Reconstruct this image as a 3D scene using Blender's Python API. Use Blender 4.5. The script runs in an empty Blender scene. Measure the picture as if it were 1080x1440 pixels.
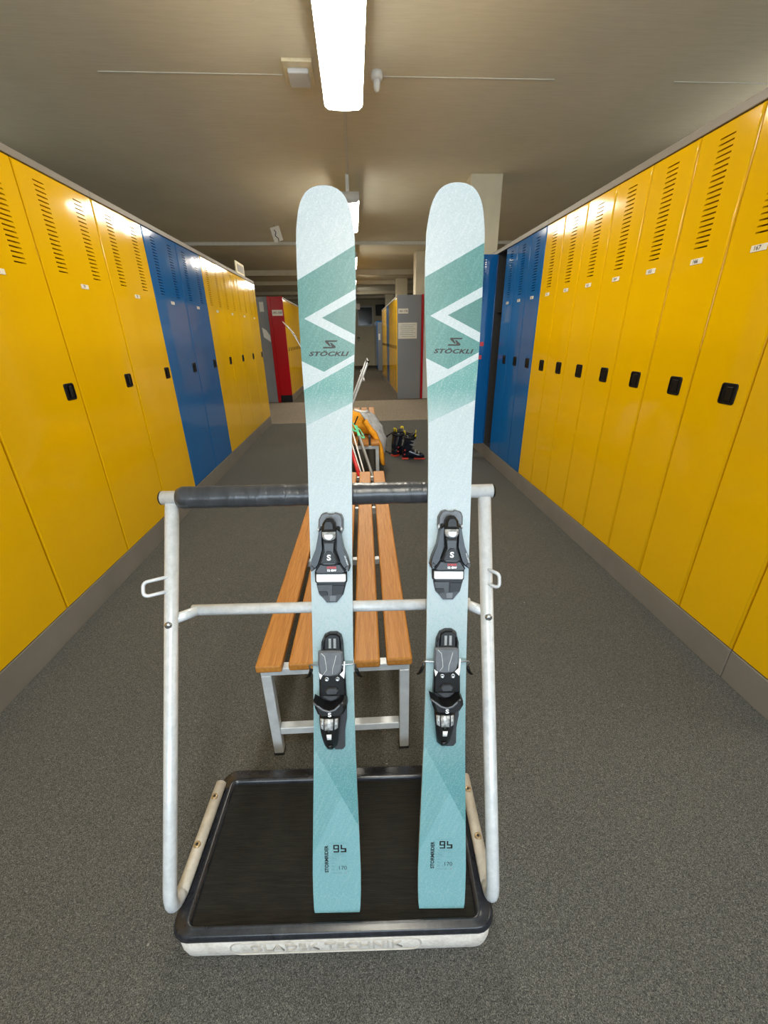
import bpy, bmesh, math, random
from mathutils import Vector, Matrix, Euler, noise as mnoise
random.seed(7)
scene = bpy.context.scene
COL = scene.collection
R = math.radians
H = 1.4                                   # camera height above the carpet

# ------------------------------------------------------------------ camera
PITCH, YAW, ROLL, FPX = 0.409129, 0.0606608, -0.0175391, 570.28
def cam_axes():
    cp, sp, cy, sy = math.cos(PITCH), math.sin(PITCH), math.cos(YAW), math.sin(YAW)
    fw = Vector((sy*cp, cy*cp, -sp)); r = Vector((cy, -sy, 0)); u = r.cross(fw)
    cr, sr = math.cos(ROLL), math.sin(ROLL)
    return cr*r + sr*u, -sr*r + cr*u, fw
cr_, cu_, cf_ = cam_axes()
cam_data = bpy.data.cameras.new('camera')
cam_data.sensor_fit = 'VERTICAL'; cam_data.sensor_height = 36.0; cam_data.sensor_width = 27.0
cam_data.lens = FPX/1440*36.0
cam_data.clip_start = 0.02; cam_data.clip_end = 100
cam = bpy.data.objects.new('camera', cam_data); COL.objects.link(cam)
m = Matrix((cr_, cu_, -cf_)).transposed().to_4x4(); m.translation = Vector((0, 0, H))
cam.matrix_world = m
scene.camera = cam

# ------------------------------------------------------------------ world, assumed daylight, exposure
world = bpy.data.worlds.new('World'); scene.world = world; world.use_nodes = True
bg = world.node_tree.nodes['Background']; bg.inputs[0].default_value = (0.72, 0.86, 1.0, 1); bg.inputs[1].default_value = 2.0
vs = scene.view_settings
vs.view_transform = 'Standard'; vs.look = 'None'; vs.gamma = 1.0; vs.use_curve_mapping = False
vs.exposure = 0.60
LAMP = 28.0           # strength of the lamp diffusers
def area(name, loc, rot, sx, sy, energy, color):
    d = bpy.data.lights.new(name, 'AREA'); d.shape = 'RECTANGLE'; d.size = sx; d.size_y = sy; d.energy = energy; d.color = color
    o = bpy.data.objects.new(name, d); COL.objects.link(o); o.location = loc; o.rotation_euler = rot; return o
# area light added as daylight from an assumed, unseen window behind the camera
area('assumed_window_daylight', (0.0, -3.42, 1.75), (R(90), 0, 0), 4.4, 1.5, 108, (0.70, 0.86, 1.0))

# ------------------------------------------------------------------ materials
def lin(c): return tuple(((v/12.92) if v <= 0.04045 else ((v+0.055)/1.055)**2.4) for v in c)
def rgb(r, g, b): return lin((r/255, g/255, b/255)) + (1,)
MATS = {}
class NT:
    def __init__(s, name):
        s.m = bpy.data.materials.new(name); s.m.use_nodes = True; s.t = s.m.node_tree; s.n = s.t.nodes; s.l = s.t.links
        s.b = s.n['Principled BSDF']; MATS[name] = s.m
    def add(s, typ, **kw):
        n = s.n.new(typ)
        for k, v in kw.items(): setattr(n, k, v)
        return n
    def set(s, **kw):
        for k, v in kw.items(): s.b.inputs[k.replace('_', ' ')].default_value = v
    def coords(s, scale=(1,1,1), rot=(0,0,0), kind='Object', vt='POINT'):
        tc = s.add('ShaderNodeTexCoord'); mp = s.add('ShaderNodeMapping', vector_type=vt)
        mp.inputs['Scale'].default_value = scale; mp.inputs['Rotation'].default_value = rot
        s.l.new(tc.outputs[kind], mp.inputs[0]); return mp.outputs[0]
    def noise(s, vec, scale, detail=3, rough=0.5, dist=0.0):
        n = s.add('ShaderNodeTexNoise'); n.inputs['Scale'].default_value = scale; n.inputs['Detail'].default_value = detail
        n.inputs['Roughness'].default_value = rough; n.inputs['Distortion'].default_value = dist
        s.l.new(vec, n.inputs['Vector']); return n.outputs['Fac']
    def ramp(s, fac, stops):
        r = s.add('ShaderNodeValToRGB'); e = r.color_ramp.elements
        while len(e) < len(stops): e.new(0.5)
        for i, (p, c) in enumerate(stops): e[i].position = p; e[i].color = c
        s.l.new(fac, r.inputs[0]); return r.outputs[0]
    def mix(s, fac, a, b, mode='MIX'):
        n = s.add('ShaderNodeMix', data_type='RGBA', blend_type=mode)
        for sock, v in ((n.inputs[0], fac), (n.inputs[6], a), (n.inputs[7], b)):
            if hasattr(v, 'is_linked') or hasattr(v, 'links'): s.l.new(v, sock)
            else: sock.default_value = v
        return n.outputs[2]
    def color(s, out): s.l.new(out, s.b.inputs['Base Color'])
    def bump(s, fac, strength, dist=0.002):
        n = s.add('ShaderNodeBump'); n.inputs['Strength'].default_value = strength; n.inputs['Distance'].default_value = dist
        s.l.new(fac, n.inputs['Height']); s.l.new(n.outputs[0], s.b.inputs['Normal'])
def plain(name, col, rough=0.5, metal=0.0, var=0.06, vscale=30, coat=0.0, spec=0.5, bump=0.0):
    t = NT(name); t.set(Roughness=rough, Metallic=metal)
    t.b.inputs['Coat Weight'].default_value = coat; t.b.inputs['Specular IOR Level'].default_value = spec
    v = t.coords(); f = t.noise(v, vscale, 4)
    d = tuple(max(0, c*(1-var*2)) for c in col[:3]) + (1,); l = tuple(min(1, c*(1+var*2)) for c in col[:3]) + (1,)
    t.color(t.ramp(f, [(0.3, d), (0.7, l)]))
    if bump: t.bump(f, bump)
    return t.m
def paint(name, col, rough=0.11):
    t = NT(name); t.set(Roughness=rough); t.b.inputs['Specular IOR Level'].default_value = 0.38
    v = t.coords(); f = t.noise(v, 1.4, 3)
    d = tuple(c*0.94 for c in col[:3]) + (1,)
    t.color(t.ramp(f, [(0.35, d), (0.65, col)]))
    w = t.noise(t.coords(scale=(2.2, 2.2, 0.8)), 1.6, 1); t.bump(w, 0.22, 0.02)
    return t.m
def carpet(name, stops, scale=330, bstr=0.5, lint=False):
    t = NT(name); t.set(Roughness=0.95); t.b.inputs['Specular IOR Level'].default_value = 0.1
    v = t.coords(); f = t.noise(v, scale, 4, 0.75, 0.6); g = t.noise(v, scale*0.35, 4, 0.7, 1.2); k = t.noise(v, 2.2, 4, 0.6)
    c = t.ramp(f, stops)
    c = t.mix(0.6, c, t.ramp(g, [(0.36, (0.42,0.42,0.43,1)), (0.5, (1.0,1.0,1.0,1)), (0.64, (1.75,1.72,1.66,1))]), 'MULTIPLY')
    c = t.mix(0.25, c, t.ramp(k, [(0.3, (0.75,0.75,0.75,1)), (0.7, (1,1,1,1))]), 'MULTIPLY')
    if lint:                                                # crumbs and lint trodden into the pile
        vo = t.add('ShaderNodeTexVoronoi'); vo.inputs['Scale'].default_value = 16.0; t.l.new(v, vo.inputs['Vector'])
        cl = t.noise(v, 1.7, 2); m1 = t.ramp(vo.outputs['Distance'], [(0.03, (1,1,1,1)), (0.06, (0,0,0,1))]); m2 = t.ramp(cl, [(0.50, (0,0,0,1)), (0.60, (0.8,0.8,0.8,1))])
        c = t.mix(t.mix(1.0, m1, m2, 'MULTIPLY'), c, rgb(176,172,162))
    t.color(c); t.bump(f, bstr, 0.004); return t.m
carpet('carpet_dark', [(0.34, rgb(34,34,35)), (0.50, rgb(81,81,79)), (0.66, rgb(128,127,121))], 400, 0.5, True)
carpet('carpet_beige', [(0.3, rgb(114,105,94)), (0.7, rgb(149,139,124))], 150, 0.25)
carpet('carpet_brown', [(0.3, rgb(66,61,54)), (0.7, rgb(96,89,80))], 150, 0.25)
def ceiling_mat():
    t = NT('ceiling_paint'); t.set(Roughness=0.75)
    v = t.coords(); f = t.noise(v, 1.1, 5, 0.6); g = t.noise(t.coords(scale=(1, 14, 1)), 6, 4, 0.6)
    c = t.ramp(f, [(0.3, rgb(236,229,206)), (0.7, rgb(246,239,218))])
    t.color(t.mix(0.12, c, t.ramp(g, [(0.35, (0.5,0.47,0.42,1)), (0.6, (1,1,1,1))]), 'MULTIPLY')); t.bump(g, 0.08, 0.01)
ceiling_mat()
plain('wall_paint', rgb(206,196,170), 0.7, var=0.03, vscale=3)
plain('cream_column', rgb(214,204,178), 0.6, var=0.03, vscale=5)
plain('beam_white', rgb(225,222,210), 0.5, var=0.03)
paint('yellow_paint', rgb(222,174,2)); paint('blue_paint', rgb(20,94,160)); paint('red_paint', rgb(170,8,22), 0.2)
paint('aluminium_panel', rgb(132,134,138), 0.25); paint('white_panel', rgb(214,214,212), 0.3)
plain('locker_inside', rgb(46,46,46), 0.7)
plain('grey_trim', rgb(126,119,110), 0.42, var=0.03, vscale=6)
plain('plinth_grey', rgb(120,115,108), 0.5, var=0.05, vscale=4)
plain('black_plastic', rgb(12,12,13), 0.4, spec=0.3, var=0.05, vscale=60)
plain('binding_black', rgb(24,25,27), 0.42, spec=0.35, var=0.08, vscale=80)
plain('binding_gloss', rgb(18,19,21), 0.3, var=0.05, vscale=80, spec=0.4)
plain('binding_grey', rgb(92,95,100), 0.4, var=0.06, vscale=90)
plain('binding_mid', rgb(48,50,54), 0.42, var=0.06, vscale=90)
plain('silver_plastic', rgb(178,180,182), 0.3, metal=0.25, var=0.25, vscale=160)
plain('white_plastic', rgb(236,238,238), 0.35, var=0.02)
plain('steel', rgb(176,178,180), 0.25, metal=0.9, var=0.05)
plain('brass_screw', rgb(172,150,116), 0.35, metal=0.6, var=0.15, vscale=200)
plain('plate_white', rgb(222,216,202), 0.4, var=0.03)
plain('ink', rgb(20,22,24), 0.5, var=0.0)
plain('ink_grey', rgb(96,132,140), 0.5, var=0.0)
plain('ink_silver', rgb(196,198,198), 0.4, var=0.0)
plain('ink_white', rgb(238,238,238), 0.5, var=0.0)
plain('ink_red', rgb(200,60,62), 0.5, var=0.0)
plain('paper', rgb(226,224,218), 0.7, var=0.02)
plain('red_sticker', rgb(205,70,78), 0.5, var=0.25, vscale=120)
plain('cloth_black', rgb(24,24,26), 0.9, var=0.2, vscale=60)
plain('galvanised', rgb(188,192,196), 0.36, metal=0.15, var=0.06, vscale=25)
plain('rubber_black', rgb(26,26,27), 0.6, var=0.1, vscale=60)
plain('boot_navy', rgb(15,20,34), 0.22, var=0.1, vscale=60, coat=0.4)
plain('boot_black', rgb(14,14,17), 0.6, var=0.1, vscale=60)
plain('boot_yellow', rgb(232,206,40), 0.6, var=0.05)
plain('boot_red', rgb(205,58,38), 0.5, var=0.05)
plain('jacket_yellow', rgb(236,160,24), 0.75, var=0.07, vscale=25, bump=0.1)
plain('jacket_grey', rgb(178,180,184), 0.7, var=0.15, vscale=18, bump=0.1)
plain('mint', rgb(112,222,172), 0.5, var=0.05)
plain('pole_white', rgb(228,228,226), 0.3, var=0.03)
plain('pole_red', rgb(205,32,38), 0.3, var=0.05)
plain('pole_grey', rgb(142,142,142), 0.4, metal=0.3, var=0.05)
plain('window_frame', rgb(210,210,206), 0.4, var=0.02)
plain('dark_glass', rgb(52,60,70), 0.1, var=0.1, vscale=3)
plain('speaker_beige', rgb(246,234,200), 0.5, var=0.03)
plain('speaker_grey', rgb(226,230,236), 0.5, var=0.04, vscale=200)
plain('lamp_metal', rgb(214,212,204), 0.4, var=0.02)

def wood():
    t = NT('bench_wood'); t.set(Roughness=0.45); t.b.inputs['Specular IOR Level'].default_value = 0.3
    v = t.coords(scale=(30, 1.6, 30)); n1 = t.noise(v, 3.5, 6, 0.62, 0.6); n2 = t.noise(t.coords(scale=(160, 5, 160)), 3, 3)
    n3 = t.noise(t.coords(scale=(60, 25, 60)), 4, 2)
    c = t.ramp(n1, [(0.28, rgb(140,86,32)), (0.5, rgb(172,114,48)), (0.72, rgb(192,136,66))])
    c = t.mix(0.25, c, t.ramp(n2, [(0.35, rgb(126,74,28)), (0.65, rgb(194,138,70))]))
    c = t.mix(t.ramp(n3, [(0.66, (0,0,0,1)), (0.74, (0.5,0.5,0.5,1))]), c, rgb(96,58,26))
    t.color(c); t.bump(n2, 0.12, 0.001)
wood()
def tube_paint():
    t = NT('tube_white'); t.set(Roughness=0.32, Metallic=0.1)
    v = t.coords(); f = t.noise(v, 45, 4, 0.7); s = t.noise(t.coords(scale=(1,1,0.3)), 14, 5, 0.7)
    c = t.ramp(f, [(0.3, rgb(182,186,190)), (0.7, rgb(206,209,213))])
    c = t.mix(t.ramp(s, [(0.66, (0,0,0,1)), (0.74, (0.6,0.6,0.6,1))]), c, rgb(146,143,138))
    t.color(c)
    t = NT('tube_worn'); t.set(Roughness=0.45)          # the lower run, rubbed and rusted by boots
    v = t.coords(); f = t.noise(v, 26, 4, 0.7)
    t.color(t.ramp(f, [(0.34, rgb(176,172,165)), (0.66, rgb(200,197,190)), (0.80, rgb(168,136,96))]))
tube_paint()
def slab():
    t = NT('slab_white'); t.set(Roughness=0.6)
    v = t.coords(); f = t.noise(v, 22, 6, 0.75); g = t.noise(v, 120, 3)
    c = t.ramp(f, [(0.3, rgb(160,151,142)), (0.48, rgb(194,188,181)), (0.7, rgb(208,204,198))])
    t.color(t.mix(0.2, c, t.ramp(g, [(0.3, rgb(150,140,130)), (0.6, rgb(230,226,220))]))); t.bump(f, 0.15, 0.003)
    t = NT('mat_rubber'); t.set(Roughness=0.8); t.b.inputs['Specular IOR Level'].default_value = 0.2
    v = t.coords(); f = t.noise(v, 7, 6, 0.7); g = t.noise(t.coords(scale=(1, 16, 1)), 10, 4, 0.7)
    w = t.add('ShaderNodeTexWave', bands_direction='Y'); w.inputs['Scale'].default_value = 85; t.l.new(v, w.inputs['Vector'])
    c = t.ramp(f, [(0.3, rgb(18,17,15)), (0.6, rgb(32,31,27)), (0.8, rgb(44,41,35))])
    t.color(t.mix(0.35, c, t.ramp(g, [(0.4, rgb(16,15,14)), (0.7, rgb(48,46,41))]))); t.bump(w.outputs[1], 0.35, 0.002)
    t = NT('rim_black'); t.set(Roughness=0.26)
    v = t.coords(); f = t.noise(v, 30, 5, 0.7)
    t.color(t.ramp(f, [(0.3, rgb(24,26,32)), (0.6, rgb(40,42,48)), (0.8, rgb(74,74,72))]))
    t = NT('wrap_black'); t.set(Roughness=0.3)
    v = t.coords(scale=(5, 1.5, 1.5), rot=(0, 0.5, 0)); f = t.noise(v, 9, 3, 0.5, 0.8)
    t.color(t.ramp(f, [(0.3, rgb(44,46,50)), (0.7, rgb(62,64,68))])); t.bump(f, 0.3, 0.006)
slab()
plain('slab_letter', rgb(182,176,168), 0.6, var=0.08, vscale=40)
def ski_mats():
    # printed top sheet: pale brushed fleck, fading to teal towards the tail (print, along the ski's own length)
    def fleck(t, base, lo, hi, amt=0.5):
        s1 = t.noise(t.coords(scale=(0.012, 0.11, 1), rot=(0, 0, R(-26)), vt='TEXTURE'), 2.0, 4, 0.65)
        s2 = t.noise(t.coords(scale=(0.010, 0.10, 1), rot=(0, 0, R(33)), vt='TEXTURE'), 2.0, 4, 0.65)
        s3 = t.noise(t.coords(), 330, 3, 0.7); s4 = t.noise(t.coords(scale=(1, 0.6, 1)), 190, 2, 0.6)
        c = t.mix(t.ramp(s1, [(0.50, (0,0,0,1)), (0.78, (amt*0.8,)*3 + (1,))]), base, hi)
        c = t.mix(t.ramp(s2, [(0.50, (0,0,0,1)), (0.78, (amt*0.6,)*3 + (1,))]), c, lo)
        c = t.mix(t.ramp(s4, [(0.52, (0,0,0,1)), (0.70, (amt*0.7,)*3 + (1,))]), c, lo)
        return t.mix(t.ramp(s3, [(0.50, (0,0,0,1)), (0.66, (amt,)*3 + (1,))]), c, hi)
    def grad(t, a, b, v0, v1):
        tc = t.add('ShaderNodeTexCoord'); sx = t.add('ShaderNodeSeparateXYZ'); mr = t.add('ShaderNodeMapRange')
        t.l.new(tc.outputs['Object'], sx.inputs[0]); t.l.new(sx.outputs[1], mr.inputs[0])
        mr.inputs[1].default_value = v0; mr.inputs[2].default_value = v1
        return t.ramp(mr.outputs[0], [(0.0, a), (1.0, b)])
    K = lambda r, g, b, f=0.77: tuple(x*f for x in rgb(r, g, b)[:3]) + (1,)
    white, teal = K(184,196,201), K(70,128,126)
    specs = {'ski_white': (white, K(166,183,188), K(220,225,227)),
             'ski_teal': (teal, K(64,118,117), K(116,172,166)),
             'ski_teal_deep': (K(66,120,118), K(58,110,110), K(100,156,152))}
    for k, (b, lo, hi) in specs.items():
        t = NT(k); t.set(Roughness=0.38); t.color(fleck(t, b, lo, hi))
    for k, a in (('ski_fade', K(112,166,172)), ('ski_fade_deep', K(88,148,154)), ('ski_fade_light', K(124,176,184))):
        t = NT(k); t.set(Roughness=0.38)
        t.color(fleck(t, grad(t, a, white, 0.34, 0.80), K(112,170,174), K(186,212,214), 0.4))
    t = NT('ski_band_fade'); t.set(Roughness=0.38); t.color(fleck(t, grad(t, white, K(88,150,147), 1.16, 1.26), K(100,158,156), K(190,208,208), 0.4))
    plain('ski_base', rgb(24,25,28), 0.4, var=0.05); plain('ski_edge', rgb(190,206,208), 0.35, var=0.05)
ski_mats()
def lamp_mat():
    t = NT('lamp_lens'); t.set(Roughness=0.4); t.b.inputs['Base Color'].default_value = (0.9, 0.9, 0.85, 1)
    t.b.inputs['Emission Color'].default_value = (1.0, 0.94, 0.80, 1); t.b.inputs['Emission Strength'].default_value = LAMP
lamp_mat()
def pane_mat():
    t = NT('assumed_window_pane'); o = t.n['Material Output']  # glass of the assumed window in the back wall
    tr = t.add('ShaderNodeBsdfTransparent'); gl = t.add('ShaderNodeBsdfGlossy'); mx = t.add('ShaderNodeMixShader')
    gl.inputs['Roughness'].default_value = 0.03; mx.inputs[0].default_value = 0.07
    t.l.new(tr.outputs[0], mx.inputs[1]); t.l.new(gl.outputs[0], mx.inputs[2]); t.l.new(mx.outputs[0], o.inputs['Surface'])
pane_mat()
M = MATS

# ------------------------------------------------------------------ geometry helpers
def BM(): return bmesh.new()
def box(bm, c, s, bev=0.0, seg=2, mat=0, rot=None):
    T = Matrix.Translation(c) @ (rot.to_4x4() if rot else Matrix.Identity(4)) @ Matrix.Diagonal((s[0], s[1], s[2], 1))
    g = bmesh.ops.create_cube(bm, size=1.0, matrix=T)
    vs_ = g['verts']; fs = {f for v in vs_ for f in v.link_faces}
    for f in fs: f.material_index = mat
    if bev > 0:
        es = list({e for v in vs_ for e in v.link_edges})
        r = bmesh.ops.bevel(bm, geom=es, offset=bev, segments=seg, affect='EDGES', profile=0.5)
        for f in r['faces']: f.material_index = mat
def span(bm, a, b, **k):
    box(bm, tuple((a[i]+b[i])/2 for i in range(3)), tuple(abs(b[i]-a[i]) for i in range(3)), **k)
def tube(bm, path, r, n=10, mat=0, cap=True, radii=None, flat=None):
    pts = [Vector(p) for p in path]; rings = []
    t0 = (pts[1]-pts[0]).normalized(); ref = Vector((0, 0, 1)) if abs(t0.z) < 0.9 else Vector((1, 0, 0))
    nx = t0.cross(ref).normalized()
    for i, p in enumerate(pts):
        if i == 0: t = t0
        elif i == len(pts)-1: t = (pts[i]-pts[i-1]).normalized()
        else: t = ((pts[i]-pts[i-1]).normalized() + (pts[i+1]-pts[i]).normalized()).normalized()
        nx = (nx - t*nx.dot(t)).normalized(); ny = t.cross(nx)
        rr = radii[i] if radii else r
        fa, fb = flat if flat else (1, 1)
        rings.append([bm.verts.new(p + (nx*math.cos(2*math.pi*k/n)*fa + ny*math.sin(2*math.pi*k/n)*fb)*rr) for k in range(n)])
    for a, b in zip(rings, rings[1:]):
        for k in range(n):
            f = bm.faces.new((a[k], a[(k+1) % n], b[(k+1) % n], b[k])); f.material_index = mat; f.smooth = True
    if cap:
        for rg in (rings[0], rings[-1]):
            f = bm.faces.new(rg); f.material_index = mat
def fillet(pts, rad, n=7):
    P = [Vector(p) for p in pts]; out = [P[0]]
    for a, b, c in zip(P, P[1:], P[2:]):
        u, v = (a-b).normalized(), (c-b).normalized(); ang = u.angle(v)
        d = min(rad/math.tan(ang/2), (a-b).length*0.49, (c-b).length*0.49); s, e = b+u*d, b+v*d
        for k in range(n+1):
            q = k/n; out.append((s*(1-q)+b*q)*(1-q) + (b*(1-q)+e*q)*q)
    out.append(P[-1]); return out
def prism(bm, pts, z0, z1, top=1.0, ch=0.0, mat=0, tmat=None):
    n = len(pts); cx = sum(p[0] for p in pts)/n; cy = sum(p[1] for p in pts)/n
    sh = lambda p, k: (cx+(p[0]-cx)*k, cy+(p[1]-cy)*k)
    lv = [(z0, 1.0)]
    if ch > 0:
        size = max(max(abs(p[0]-cx), abs(p[1]-cy)) for p in pts)
        lv += [(z1-ch, top), (z1, top*(1-ch/size))]
    else: lv += [(z1, top)]
    rings = [[bm.verts.new((*sh(p, k), z)) for p in pts] for z, k in lv]
    area2 = sum(pts[i][0]*pts[(i+1) % n][1]-pts[(i+1) % n][0]*pts[i][1] for i in range(n))
    for a, b in zip(rings, rings[1:]):
        for k in range(n):
            q = (a[k], a[(k+1) % n], b[(k+1) % n], b[k])
            f = bm.faces.new(q if area2 > 0 else q[::-1]); f.material_index = mat
    f = bm.faces.new(rings[-1] if area2 > 0 else rings[-1][::-1]); f.material_index = mat if tmat is None else tmat
    f = bm.faces.new(rings[0][::-1] if area2 > 0 else rings[0]); f.material_index = mat
def loft(bm, rings, mat=0, cap=True):
    vr = [[bm.verts.new(p) for p in r] for r in rings]; n = len(vr[0])
    for a, b in zip(vr, vr[1:]):
        for k in range(n):
            f = bm.faces.new((a[k], a[(k+1) % n], b[(k+1) % n], b[k])); f.smooth = True; f.material_index = mat
    if cap:
        for r in (vr[0], vr[-1]):
            f = bm.faces.new(r); f.material_index = mat; f.smooth = True
def lathe(bm, c, prof, n=20, mat=0, axis='Z'):
    rings = []
    for r, z in prof:
        ring = []
        for k in range(n):
            a = 2*math.pi*k/n; v = (r*math.cos(a), r*math.sin(a), z)
            if axis == 'Y': v = (v[0], v[2], v[1])
            if axis == 'X': v = (v[2], v[0], v[1])
            ring.append((c[0]+v[0], c[1]+v[1], c[2]+v[2]))
        rings.append(ring)
    loft(bm, rings, mat)
def rrect(x0, y0, x1, y1, r, n=5):
    out = []
    for cx, cy, a0 in ((x1-r, y1-r, 0), (x0+r, y1-r, 90), (x0+r, y0+r, 180), (x1-r, y0+r, 270)):
        for k in range(n+1):
            a = R(a0+90*k/n); out.append((cx+r*math.cos(a), cy+r*math.sin(a)))
    return out
def mesh_of(bm, name, mats, smooth=False):
    bmesh.ops.recalc_face_normals(bm, faces=bm.faces)
    me = bpy.data.meshes.new(name)
    if smooth:
        for f in bm.faces: f.smooth = True
    bm.to_mesh(me); bm.free()
    for x in (mats if isinstance(mats, (list, tuple)) else [mats]): me.materials.append(M[x])
    return me
def link(name, data, parent=None, loc=None, rot=None):
    o = bpy.data.objects.new(name, data); COL.objects.link(o)
    if parent: o.parent = parent
    if loc: o.location = loc
    if rot: o.rotation_euler = rot
    return o
def part(name, bm, mats, parent, smooth=False, loc=None, rot=None, label=None):
    o = link(name, mesh_of(bm, name, mats, smooth), parent, loc, rot)
    if label: o['label'] = label
    return o
def tag(o, label, cat, group=None):
    o['label'] = label; o['category'] = cat
    if group: o['group'] = group
    return o
def thing(name, label, cat, loc=(0, 0, 0), rot=(0, 0, 0), group=None):
    return tag(link(name, None, None, loc, rot), label, cat, group)
def solo(name, bm, mats, label, cat, group=None, loc=None, rot=None, smooth=False):
    return tag(link(name, mesh_of(bm, name, mats, smooth), None, loc, rot), label, cat, group)
def struct(name, bm, mats, parent=None, loc=None):
    o = link(name, mesh_of(bm, name, mats), parent, loc)
    if not parent: o['kind'] = 'structure'
    return o
def text_mesh(s, size, weight=0.0, shear=0.0, extrude=0.0, spacing=1.0, sx=1.0, align='CENTER'):
    cu = bpy.data.curves.new('lettering', 'FONT'); cu.body = s; cu.size = size; cu.offset = weight; cu.shear = shear
    cu.extrude = extrude; cu.space_character = spacing; cu.align_x = align; cu.align_y = 'CENTER'; cu.resolution_u = 3
    o = bpy.data.objects.new('lettering', cu); COL.objects.link(o); bpy.context.view_layer.update()
    me = bpy.data.meshes.new_from_object(o.evaluated_get(bpy.context.evaluated_depsgraph_get()))
    bpy.data.objects.remove(o); bpy.data.curves.remove(cu)
    if sx != 1.0:
        for v in me.vertices: v.co.x *= sx
    return me
def letters(name, s, size, mat, parent, M4, **k):
    me = text_mesh(s, size, **k); me.materials.clear(); me.materials.append(M[mat])
    o = link(name, me, parent); o.matrix_local = M4; return o
def frameM(o, x, y):
    x = Vector(x).normalized(); y = Vector(y).normalized(); z = x.cross(y)
    m = Matrix((x, y, z)).transposed().to_4x4(); m.translation = Vector(o); return m

# ------------------------------------------------------------------ the room
ZC = 3.08
XL, XR = -1.5143, 1.5443
ZB, ZT = 0.1486, 2.175
b = BM(); span(b, (-7, -3.5, -0.1), (7, 7.35, 0)); struct('floor', b, 'carpet_dark')
b = BM(); span(b, (-7, 7.35, -0.1), (7, 9.9, 0.001)); struct('floor', b, 'carpet_beige')
b = BM(); span(b, (-7, 9.9, -0.1), (7, 22.6, 0)); struct('floor', b, 'carpet_brown')
b = BM(); span(b, (-7, -3.5, ZC), (7, 22.6, ZC+0.15)); struct('ceiling', b, 'ceiling_paint')
b = BM(); span(b, (-7.1, -3.5, 0), (-7, 22.6, ZC)); struct('wall_left', b, 'wall_paint')
b = BM(); span(b, (7, -3.5, 0), (7.1, 22.6, ZC)); struct('wall_right', b, 'wall_paint')
b = BM(); span(b, (-7, 22.5, 0), (7, 22.6, ZC)); struct('wall_far', b, 'wall_paint')
b = BM()                                                       # back wall, out of view, with an assumed window strip for the daylight
span(b, (-7, -3.5, 0), (7, -3.4, 1.0)); span(b, (-7, -3.5, 2.5), (7, -3.4, ZC))
span(b, (-7, -3.5, 1.0), (-2.2, -3.4, 2.5)); span(b, (2.2, -3.5, 1.0), (7, -3.4, 2.5)); struct('wall_back', b, 'wall_paint')
wf = BM()
for z in (1.0, 2.46): span(wf, (-2.2, -3.47, z), (2.2, -3.40, z+0.04))
for x in (-2.2, -0.75, 0.71, 2.16): span(wf, (x, -3.47, 1.04), (x+0.04, -3.40, 2.46))
w1 = struct('assumed_window_1', wf, 'window_frame')  # assumed window, never in view, added as the source of the bluish daylight
for x0, x1 in ((-2.16, -0.75), (-0.71, 0.71), (0.75, 2.16)):
    b = BM(); span(b, (x0, -3.44, 1.04), (x1, -3.434, 2.46)); part('pane', b, 'assumed_window_pane', w1)
# ceiling beams that cross the aisle
for i, (y, d, hh) in enumerate(((9.24, 0.12, 0.055), (12.8, 0.24, 0.13), (15.2, 0.18, 0.11), (18.5, 0.18, 0.11), (20.6, 0.16, 0.1))):
    b = BM(); span(b, (-7, y, ZC-hh), (7, y+d, ZC), bev=0.006, seg=1); struct('trim_%d' % (i+1), b, 'beam_white' if i == 0 else 'cream_column')
# pale joint lines across the ceiling
for i, (x0, x1) in enumerate(((-1.66, -0.42), (0.28, 1.52), (2.42, 3.2))):
    b = BM(); span(b, (x0, 3.828, ZC-0.004), (x1, 3.846, ZC), bev=0.002, seg=1); struct('trim_%d' % (i+6), b, 'beam_white')
for i, (y, lb) in enumerate(((5.66, 'square cream column behind the open blue locker door'), (10.17, 'square cream column behind the grey end panel with the paper notice'),
                        (14.68, 'square cream column second beyond the beige floor strip'), (19.4, 'square cream column nearest to the far wall'))):
    b = BM(); span(b, (1.405, y, 0), (1.775, y+0.37, ZC), bev=0.012)
    solo('column', b, 'cream_column', lb, 'column', 'cream columns')

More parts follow.
